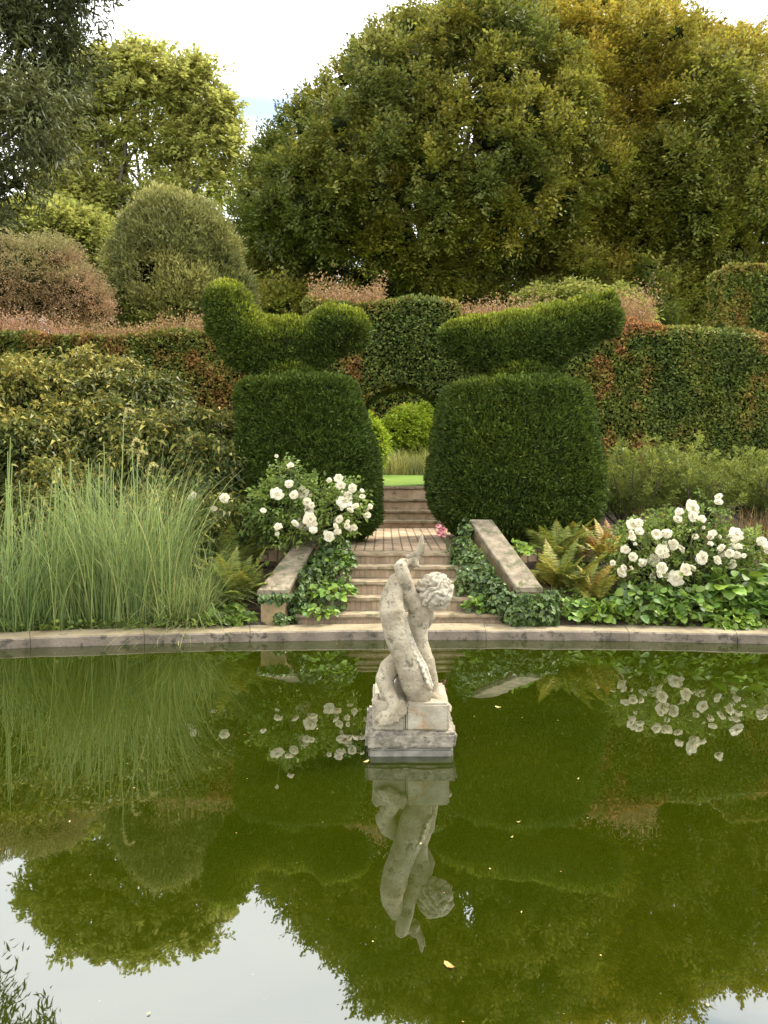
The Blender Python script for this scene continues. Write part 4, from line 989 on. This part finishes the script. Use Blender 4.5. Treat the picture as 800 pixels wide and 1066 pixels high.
def rose_bush(label, pts, d, base, lobes, nsp, jd=.25):
    t = empty('rose_bush', base, label, 'rose bush', 'white rose bushes')
    lv = Leaves()
    for l in lobes: lv.solid(*sphere_mesh(l[:3], np.array(l[3:6]) * .45, 8, 5, .3), tone=0)
    p, nn = blob_points(lobes, nsp, depth=.7, inside=.4, view_bias=False)
    lv.sprays(p, nn + rng.normal(size=p.shape) * .5, .14, 7, .048, .03, .3 + .5 * patch(p, 3, 1, .4, .6), up=.6, ang=.9, droop=.2, jit=.35, fold=.12)
    lv.make('leaves', M['rose'], t)
    s = Solid()
    for (x, y) in pts:
        q = P(x, y, d); q[1] += random.uniform(-jd, jd * .6)
        b = bpy.data.objects.new('blossom', random.choice(ROSES)); col.objects.link(b); b.parent = t
        b.location = tuple(q - np.array(t.location)); sc_ = random.choice([.45, .62, .75, .85, .92, 1.0]); b.scale = (sc_,) * 3
        b.rotation_euler = (random.uniform(.6, 1.6), random.uniform(-.6, .6), random.uniform(-.9, .9))
        b0 = np.array(base) + np.array([random.uniform(-.1, .1), random.uniform(-.1, .1), 0.05]); midp = (b0 + q) / 2 + np.array([0, .05, .12 * np.linalg.norm(q - b0)])
        if random.random() < .8: s.add(tube([b0, b0 * .5 + midp * .5, midp, midp * .4 + q * .6, q - [0, 0, .005]], [.008, .006, .005, .004, .0025], 5))
    s.make('canes', M['stem'], t)
    return t
LP = [(285,113),(222,67),(275,195),(232,235),(157,318),(305,243),(333,232),(370,250),(357,275),(385,288),(365,313),(380,355),(300,378),(332,385),(368,388),(390,402),(236,390),(228,420),(457,178),(505,172),(512,200),(565,212),(610,225),(548,250),(608,258),(523,245),(530,275),(520,300),(572,310),(645,298),(640,320),(632,345),(556,312),(585,300),(500,365),(550,362),(545,385),(575,393),(548,408),(448,418),(465,430),(500,415),(510,355),(490,385)]
LP = [(240 + u / 4.444, 460 + v / 4.444) for u, v in LP]
rose_bush('white rose bush overhanging the left wall and steps in front of the left topiary', LP, 8.2, P(300, 590, 8.6), [px_blob(*q) for q in [(292, 520, 26, 22, 8.5), (325, 520, 24, 22, 8.45), (350, 530, 22, 20, 8.4), (280, 535, 22, 26, 8.6), (305, 550, 24, 14, 8.5), (362, 515, 16, 12, 8.4), (300, 495, 16, 12, 8.5), (345, 548, 16, 12, 8.4)]], 780)
RP = [(600,312),(583,332),(492,355),(430,375),(455,385),(480,390),(495,400),(432,405),(255,425),(262,455),(270,420),(225,458),(230,480),(305,458),(335,450),(350,455),(380,470),(385,510),(400,505),(320,525),(345,530),(335,545),(240,505),(215,530),(230,555),(245,570),(280,585),(340,575),(325,590),(155,585),(190,600),(215,600),(180,625),(210,630),(315,620),(318,640),(380,635),(400,640),(305,690),(425,598),(455,585),(460,600),(455,530),(490,548),(520,575),(510,480),(530,500),(545,440),(550,460),(560,475),(575,515),(570,570),(630,455),(620,480),(645,470),(655,485),(610,535),(625,550),(655,515),(670,520),(665,545),(675,555),(645,585),(655,590),(755,487),(775,495),(755,515),(780,520),(793,500)]
RP = [(600 + u / 4, 440 + v / 4) for u, v in RP]
rose_bush('white rose bush crowded with blooms on the right bank of the pool', RP, 7.78, P(710, 640, 8.0), [px_blob(*q) for q in [(660, 570, 26, 26, 8.1), (690, 570, 28, 28, 8.1), (720, 565, 28, 30, 8.15), (750, 575, 24, 26, 8.1), (675, 595, 30, 22, 8.0), (715, 600, 34, 26, 8.0), (750, 600, 26, 22, 8.0), (738, 535, 12, 16, 8.2), (785, 570, 16, 14, 8.1), (700, 550, 24, 16, 8.2)]], 1150)
WP = [(0 + u / 3.133, 340 + v / 3.133) for u, v in [(630,556),(692,595),(505,740),(583,735),(590,775),(715,920),(748,556),(640,548),(580,780)]]
rose_bush('sparse rose bush with a few small white blooms between the grass and the golden fern', WP, 8.6, P(200, 610, 8.7), [px_blob(*q) for q in [(190, 575, 26, 24, 8.7), (212, 545, 22, 24, 8.8), (215, 595, 26, 20, 8.6)]], 420)

# ------------------------------------------------------------------ ivy on the walls
def ivy(label, quads_, n, leaf=.05, drape=.05, tone=.35, thr=.42, blobs_=()):
    lv = Leaves(); c0 = None
    for (a, b, c, d, w_) in quads_:
        a, b, c, d = map(np.array, (a, b, c, d)); m_ = int(n * w_)
        s_, t_ = rng.random((m_, 1)), rng.random((m_, 1))
        p = (a * (1 - s_) + b * s_) * (1 - t_) + (d * (1 - s_) + c * s_) * t_
        nn = norm(np.cross(b - a, d - a))
        keep = vnoise(p, 3.5, 3) > thr - .35 * t_[:, 0]
        p = p[keep]; m_ = len(p)
        p = p + nn * (rng.random((m_, 1)) * drape + fbm(p, 5)[:, None] * drape * 1.6)
        dd = np.array([0, 0, -.9]) + nn * .5 + rng.normal(size=(m_, 3)) * .5
        sz = leaf * (.6 + .8 * rng.random(m_))
        lv.quads(p, dd, norm(nn + np.array([0, 0, .5]) + rng.normal(size=(m_, 3)) * .45), sz, sz * .9, np.clip(tone + .5 * (fbm(p, 3, 8) - .5) * 2 + rng.normal(size=m_) * .2, 0, 1), wide=.4, fold=.12)
    for (q, m_) in blobs_:
        p, nn = blob_points(q, m_, depth=.3, inside=.7, view_bias=False)
        dd = np.array([0, 0, -.8]) + nn * .6 + rng.normal(size=(m_, 3)) * .5; sz = leaf * (.6 + .8 * rng.random(m_))
        lv.quads(p, dd, norm(nn + np.array([0, 0, .5]) + rng.normal(size=(m_, 3)) * .45), sz, sz * .9, np.clip(tone + .5 * (fbm(p, 3, 8) - .5) * 2 + rng.normal(size=m_) * .2, 0, 1), wide=.4, fold=.12)
    o = lv.make('ivy', M['ivy']); 
    return tag(o, label, 'ivy', 'ivy on the flanking walls')
# left wall, side facing the steps (x = -.9 .. -.7), normal +x
ivy('dark ivy hanging down the inner side of the left wall towards the steps',
    [((-.92, 7.52, .10), (-.68, 8.7, .42), (-.66, 8.7, .79), (-.89, 7.52, .38), .6), ((-.78, 8.0, .35), (-.5, 9.3, .60), (-.62, 9.3, .95), (-.72, 8.2, .75), .25), ((-1.02, 7.50, .10), (-.9, 7.50, .08), (-.88, 7.50, .39), (-.98, 7.50, .38), .06), ((-1.15, 7.50, .30), (-.9, 7.50, .28), (-.88, 7.50, .39), (-1.15, 7.50, .38), .05)], 5200, thr=.45, blobs_=[([px_blob(*q) for q in [(322, 602, 12, 14, 7.9), (338, 588, 14, 16, 8.2), (350, 572, 16, 12, 8.5), (312, 630, 10, 12, 7.65), (334, 622, 12, 12, 7.8), (352, 600, 12, 14, 8.0), (346, 628, 14, 10, 7.75), (362, 584, 9, 9, 8.3)]], 1700)])
ivy('thick ivy swathing the inner side and rounded foot of the right wall',
    [((.96, 8.75, .42), (1.24, 7.52, .08), (1.24, 7.52, .40), (.93, 8.75, .93), .5), ((1.2, 7.48, .06), (1.62, 7.50, .06), (1.56, 7.52, .36), (1.22, 7.50, .38), .4), ((.72, 8.6, .55), (1.0, 7.6, .14), (1.18, 7.6, .36), (.90, 8.7, .80), .2)], 6500, thr=.25, blobs_=[([px_blob(*q) for q in [(560, 634, 20, 13, 7.5), (540, 636, 16, 12, 7.48), (522, 626, 14, 14, 7.6), (572, 622, 9, 9, 7.6), (500, 608, 12, 16, 7.9), (486, 608, 10, 20, 7.9), (480, 572, 9, 14, 8.5), (486, 550, 7, 9, 8.7)]], 1700)])

# ------------------------------------------------------------------ low planting by the coping
def broad_plant(label, cx_, cy_, rad, n, leaf, h, tone, name='broad_leaved_plant', cat='plant', group=None, mat='broad', z=None):
    if z is None: cy_ = cy_ - .05 - (7.5 - float(edge_y(cx_)))
    z = float(ground_z(cx_, cy_)) + .0 if z is None else z
    t = empty(name, (cx_, cy_, z), label, cat, group)
    a_ = rng.random(n) * 6.28; r_ = np.sqrt(rng.random(n)) * rad
    hh = h * (1 - (r_ / rad) ** 2 * .7) * (.35 + .65 * rng.random(n))
    p = np.stack([cx_ + np.cos(a_) * r_, cy_ + np.sin(a_) * r_ * .75, z + hh], 1)
    out = np.stack([np.cos(a_), np.sin(a_), 0 * a_], 1); d_ = norm(out * .8 + rng.normal(size=(n, 3)) * .5 + [0, 0, .15])
    lv = Leaves(); sz = leaf * (.6 + .7 * rng.random(n))
    # rounded six point leaves
    nn = norm(np.array([0, -.25, 1]) + out * .4 + rng.normal(size=(n, 3)) * .35)
    side = norm(np.cross(d_, nn)); up_ = np.cross(side, d_)
    L_ = sz[:, None]
    prof_ = [(0, .0), (.18, .36), (.5, .46), (.85, .26), (1.0, 0)]
    pts = [p + d_ * L_ * x - np.array([0, 0, .25]) * L_ * x * x for x, w in prof_]
    v = [pts[0], pts[1] + side * L_ * .36 + up_ * L_ * .07, pts[2] + side * L_ * .46 + up_ * L_ * .08, pts[3] + side * L_ * .26 + up_ * L_ * .04, pts[4],
         pts[3] - side * L_ * .26 + up_ * L_ * .04, pts[2] - side * L_ * .46 + up_ * L_ * .08, pts[1] - side * L_ * .36 + up_ * L_ * .07, pts[2]]
    v = np.stack(v, 1).reshape(-1, 3); b = np.arange(n)[:, None] * 9
    f = np.concatenate([b + [[0, 1, 2, 8]], b + [[8, 2, 3, 4]], b + [[0, 8, 6, 7]], b + [[8, 4, 5, 6]]])
    lv.add(v, f, np.repeat(rng.random(n), 9), np.repeat(np.clip(tone + rng.normal(size=n) * .2, 0, 1), 9))
    lv.make('leaves', M[mat], t, smooth=True)
    s = Solid()
    for q in range(0, n, max(1, n // 60)):
        s.add(tube([[cx_ + (p[q][0] - cx_) * .3, cy_ + (p[q][1] - cy_) * .3, z - .02], p[q] * .5 + np.array([cx_, cy_, z]) * .5 + [0, 0, .03], p[q]], [.004, .003, .002], 4))
    s.make('stems', M['stem'], t)
    return t
G = 'leafy plants along the coping'
specs = [
    ('dark leaved plant with a few lime leaves against the ivy at the right wall foot', 1.72, 7.68, .25, 190, .070, .20, .40),
    ('bright heart leaved plant below the pale fern', 2.05, 7.68, .26, 200, .080, .19, .5),
    ('dense green plant under the left half of the right rose bush', 2.45, 7.74, .34, 330, .080, .30, .28),
    ('mid green plant under the centre of the right rose bush', 2.85, 7.74, .34, 330, .085, .32, .30),
    ('lush plant with big dark leaves right of the rose bush', 3.38, 7.88, .36, 240, .125, .44, .32),
    ('bright frilly green plant at the right end of the coping', 3.25, 7.62, .26, 330, .055, .20, .70),
    ('tall leafy plant at the right frame edge behind the frilly one', 3.8, 7.9, .4, 240, .13, .5, .35)]
for (lab, x, y, r_, n, lf, h, tn) in specs: broad_plant(lab, x, y, r_, n, lf, h, tn, group=G)
for (lab, x, y, r_, n, lf, h, tn, z) in [
    ('leafy green plant sprawling onto the lower left steps', -.52, 7.78, .24, 190, .062, .16, .4, .30),
    ('small seedling plant on the bottom step left of the statue', -.62, 7.52, .17, 90, .055, .09, .4, .17),
    ('dark leafy tuft on the upper steps below the left roses', -.55, 8.25, .22, 170, .062, .2, .2, .53),
    ('little green tuft on the bottom steps against the right wall', .92, 7.7, .15, 90, .06, .16, .4, .17)]:
    broad_plant(lab, x, y, r_, n, lf, h, tn, group='self sown plants on the steps', z=z)
broad_plant('lime green plant spilling over the outer edge of the right wall slab', 1.40, 8.4, .16, 120, .06, .16, .75, z=.62)
broad_plant('rough leaved plant between the ferns and coping at the left wall block', -1.5, 7.55, .24, 150, .085, .16, .45, z=.1)
# pink flower by the upper path
t = empty('pink_flower', P(462, 556, 8.75), 'small pink flower cluster at the path edge by the right wall top', 'flower')
PINK = rose_mesh(9, .022, 'pinkpetal'); s = Solid()
for q in range(7):
    pq = P(461, 554, 8.75) + rng.normal(size=3) * [.045, .03, .045]
    b = bpy.data.objects.new('bloom', PINK); col.objects.link(b); b.parent = t; b.location = tuple(pq - np.array(t.location)); b.rotation_euler = (random.uniform(.3, 1.4), random.uniform(-.6, .6), 0)
    s.add(tube([P(466, 574, 8.75), P(464 + q, 564, 8.75), pq], [.004, .003, .002], 4))
s.make('stems', M['stem'], t)

# feathery conifer shrubs at the right
def plume_bush(label, x0, x1, ytop, d, n, seed):
    r_ = np.random.default_rng(seed)
    bx = P((x0 + x1) / 2, 540, d); bz = float(ground_z(bx[0], d)); t = empty('feathery_conifer', (bx[0], d, bz), label, 'conifer', 'feathery conifers below the right hedge')
    lv = Leaves(); w = (x1 - x0) * d / F / 2; H = CAM - (ytop - HZ) * d / F
    s = Solid()
    for q in range(n):
        a_ = r_.uniform(0, 6.28); rr_ = math.sqrt(r_.random()); ox, oy = math.cos(a_) * rr_ * w, math.sin(a_) * rr_ * .5
        L_ = (H - bz) * (1 - .28 * rr_ ** 2) * r_.choice([r_.uniform(.5, .8), r_.uniform(.85, 1.06)]); z0 = bz + .25
        top = np.array([bx[0] + ox * 1.15, d + oy * 1.3, bz + L_]); bot = np.array([bx[0] + ox * .5, d + oy * .5, z0])
        m_ = 34; tt = r_.random(m_) ** .8; pp = bot + (top - bot) * tt[:, None] + r_.normal(size=(m_, 3)) * .012
        ax = norm(top - bot); dd = norm(r_.normal(size=(m_, 3)) * np.array([.8, .8, .3]) + ax * .95)
        lv.sprays(pp, dd, (.20 * (1.05 - tt) + .04), 12, .045, .009, np.clip(.05 + .65 * tt + r_.normal() * .12, 0, 1), up=.5, ang=.55, droop=.1, jit=.25)
        if q % 3 == 0: s.add(tube([[bx[0], d, bz - .05], (bot + top) / 2, top - [0, 0, .1]], [.02, .012, .004], 5))
    lv.make('foliage', M['conifer'], t); s.make('stems', M['bark'], t)
plume_bush('feathery green conifer against the right side of the right topiary', 612, 705, 452, 10.6, 85, 1)
plume_bush('feathery green conifer in the middle of the group behind the right rose bush', 680, 765, 458, 10.5, 75, 2)
plume_bush('feathery green conifer at the right frame edge', 745, 850, 462, 10.6, 85, 3)
plume_bush('feathery green conifer, the one farthest right beyond the others', 850, 980, 468, 10.7, 70, 4)
g = grass('brown dried stems standing under the right conifers', 3.0, 4.9, 8.9, 9.6, 1500, .62, .2, .4, w=.008, tone=(0, 1), name='dry_stems', mat='dry', cat='dried plant')
lv = Leaves(); n = 4600
p_ = np.stack([-7.5 + 15 * rng.random(n), 7.52 + 2.2 * rng.random(n) ** 1.6, np.zeros(n)], 1)
p_ = p_[(np.abs(p_[:, 0] - .2) > 1.5)]; p_[:, 1] -= 7.5 - edge_y(p_[:, 0]) ; p_[:, 2] = ground_z(p_[:, 0], p_[:, 1])
lv.sprays(p_, rdir(len(p_)) * [1, 1, .2] + [0, 0, .8], .16, 9, .05, .034, rng.random(len(p_)), up=.7, jit=.4)
tag(lv.make('ground_cover', M['rose']), 'low green ground cover on the banks behind the coping', 'ground cover', kind='stuff')

# ------------------------------------------------------------------ small things on the water
def floater(label, x, y, s_, tone, grp):
    p = P(x, y, 1); d = CAM * F / (y - HZ); p = np.array([(x - 400) * d / F, d, .004])
    a_ = random.uniform(0, 6.28); k = 8; tt = np.linspace(0, 2 * math.pi, k, endpoint=False)
    xy = np.stack([np.cos(tt) * s_, np.sin(tt) * s_ * .45 * (1 - .3 * np.cos(tt))], 1)
    R_ = np.array([[math.cos(a_), -math.sin(a_)], [math.sin(a_), math.cos(a_)]]); xy = xy @ R_.T
    v_ = np.concatenate([np.stack([p[0] + xy[:, 0], p[1] + xy[:, 1], np.full(k, .0075) + .003 * np.cos(tt * 2)], 1), [[p[0], p[1], .004]]])
    f_ = np.array([[i_, (i_ + 1) % k, k] for i_ in range(k)])
    v_ -= [p[0], p[1], 0]
    o = build('floating_leaf', v_, f_, M['dead'], None, rnd=np.full(9, random.random()), tone=np.full(9, tone)); o.location = (p[0], p[1], 0)
    tag(o, label, 'leaf', grp)
floater('curled brown leaf floating near the reflected statue head', 468, 1007, .022, .15, 'leaves afloat on the pool')
floater('pale leaf floating right of the statue close to the coping', 519, 737, .022, .95, 'leaves afloat on the pool')
floater('straw coloured leaf touching the left corner of the pedestal', 381, 794, .022, .9, 'leaves afloat on the pool')
for (x, y) in [(540, 857), (533, 873), (72, 857), (602, 812), (330, 760)]:
    floater('tiny pale leaf speck drifting on the open pool', x, y, .010, .8, 'tiny specks drifting on the pool')

n = 420; a_ = rng.random(n) * 2 * math.pi; rr_ = np.where(rng.random(n) < .45, 1 - .05 * rng.random(n) ** 2, np.sqrt(rng.random(n)) * .97)
lv = Leaves(); pp = np.stack([PX + PA * rr_ * np.cos(a_) * .995, PY + PB * rr_ * np.sin(a_) * .995, np.full(n, .004)], 1)
pp = pp[(np.abs(pp[:, 0] - .147) > .3) | (np.abs(pp[:, 1] - 4.58) > .3)]; n = len(pp)
az_ = rng.random(n) * 6.28
lv.quads(pp, np.stack([np.cos(az_), np.sin(az_), 0 * az_], 1), np.tile([0, 0, 1.0], (n, 1)), .006 + .012 * rng.random(n) ** 2, .004 + .005 * rng.random(n), rng.random(n))
tag(lv.make('pollen_specks', M['dead']), 'scattered pollen and leaf specks on the pool surface', 'specks', kind='stuff')

# ------------------------------------------------------------------ camera, light, world
cam = bpy.data.cameras.new('camera'); co = bpy.data.objects.new('camera', cam); col.objects.link(co)
co.location = (0, 0, CAM); co.rotation_euler = (math.radians(90), 0, 0)
cam.sensor_fit = 'HORIZONTAL'; cam.sensor_width = 36; cam.lens = F / 800 * 36; cam.shift_y = -51 / 800; cam.clip_end = 2000; cam.clip_start = .05
scene.camera = co

SUN_EL, SUN_AZ = 52, 62      # azimuth from +Y (view) towards +X
sd = Vector((math.sin(math.radians(SUN_AZ)) * math.cos(math.radians(SUN_EL)), math.cos(math.radians(SUN_AZ)) * math.cos(math.radians(SUN_EL)), math.sin(math.radians(SUN_EL))))
sl = bpy.data.lights.new('sun', 'SUN'); sl.energy = 1.9; sl.angle = math.radians(12); sl.color = (1, .94, .83)
so = bpy.data.objects.new('sun', sl); col.objects.link(so); so.rotation_euler = (-sd).to_track_quat('-Z', 'Y').to_euler(); so.location = (5, 0, 12)

w = bpy.data.worlds.new('World'); scene.world = w; w.use_nodes = True
ns, L = w.node_tree.nodes, w.node_tree.links; ns.clear()
sky = node(ns, 'ShaderNodeTexSky', sky_type='NISHITA', sun_disc=False); sky.sun_elevation = math.radians(SUN_EL); sky.sun_rotation = math.radians(SUN_AZ)
tc = node(ns, 'ShaderNodeTexCoord'); mp = node(ns, 'ShaderNodeMapping'); mp.inputs['Scale'].default_value = (1, 1, 4.5); mp.inputs['Location'].default_value = (.32, 0, .55)
L.new(tc.outputs['Generated'], mp.inputs['Vector'])
nz = node(ns, 'ShaderNodeTexNoise'); nz.inputs['Scale'].default_value = 1.7; nz.inputs['Detail'].default_value = 5; nz.inputs['Roughness'].default_value = .5
L.new(mp.outputs[0], nz.inputs['Vector'])
rc = ramp(ns, [(.30, (0, 0, 0)), (.44, (1, 1, 1))]); L.new(nz.outputs['Fac'], rc.inputs[0])
mp2 = node(ns, 'ShaderNodeMapping'); mp2.inputs['Scale'].default_value = (2.6, 0, 13); L.new(tc.outputs['Generated'], mp2.inputs['Vector'])
ds = node(ns, 'ShaderNodeVectorMath', operation='DISTANCE'); L.new(mp2.outputs[0], ds.inputs[0]); ds.inputs[1].default_value = (-.148 * 2.6, 0, .403 * 13)
mr = node(ns, 'ShaderNodeMapRange', interpolation_type='SMOOTHSTEP'); mr.inputs['From Min'].default_value = .05; mr.inputs['From Max'].default_value = .55; mr.inputs['To Min'].default_value = .06; mr.inputs['To Max'].default_value = 1
L.new(ds.outputs['Value'], mr.inputs['Value'])
mm = node(ns, 'ShaderNodeMath', operation='MULTIPLY'); L.new(rc.outputs[0], mm.inputs[0]); L.new(mr.outputs[0], mm.inputs[1])
cl = ramp(ns, [(.35, (7.2, 7.5, 7.9)), (.7, (8.6, 8.7, 8.7))]); L.new(nz.outputs['Fac'], cl.inputs[0])
mx = node(ns, 'ShaderNodeMix', data_type='RGBA'); L.new(mm.outputs[0], mx.inputs[0]); L.new(sky.outputs[0], mx.inputs[6]); L.new(cl.outputs[0], mx.inputs[7])
bg = node(ns, 'ShaderNodeBackground'); bg.inputs['Strength'].default_value = .11; L.new(mx.outputs[2], bg.inputs['Color'])
wo = node(ns, 'ShaderNodeOutputWorld'); L.new(bg.outputs[0], wo.inputs[0])

scene.view_settings.view_transform = 'Standard'; scene.view_settings.look = 'None'
scene.view_settings.exposure = 1.78; scene.view_settings.gamma = 1
scene.cycles.max_bounces = 6; scene.cycles.diffuse_bounces = 3; scene.cycles.glossy_bounces = 3; scene.cycles.transmission_bounces = 3
scene.cycles.sample_clamp_indirect = 6
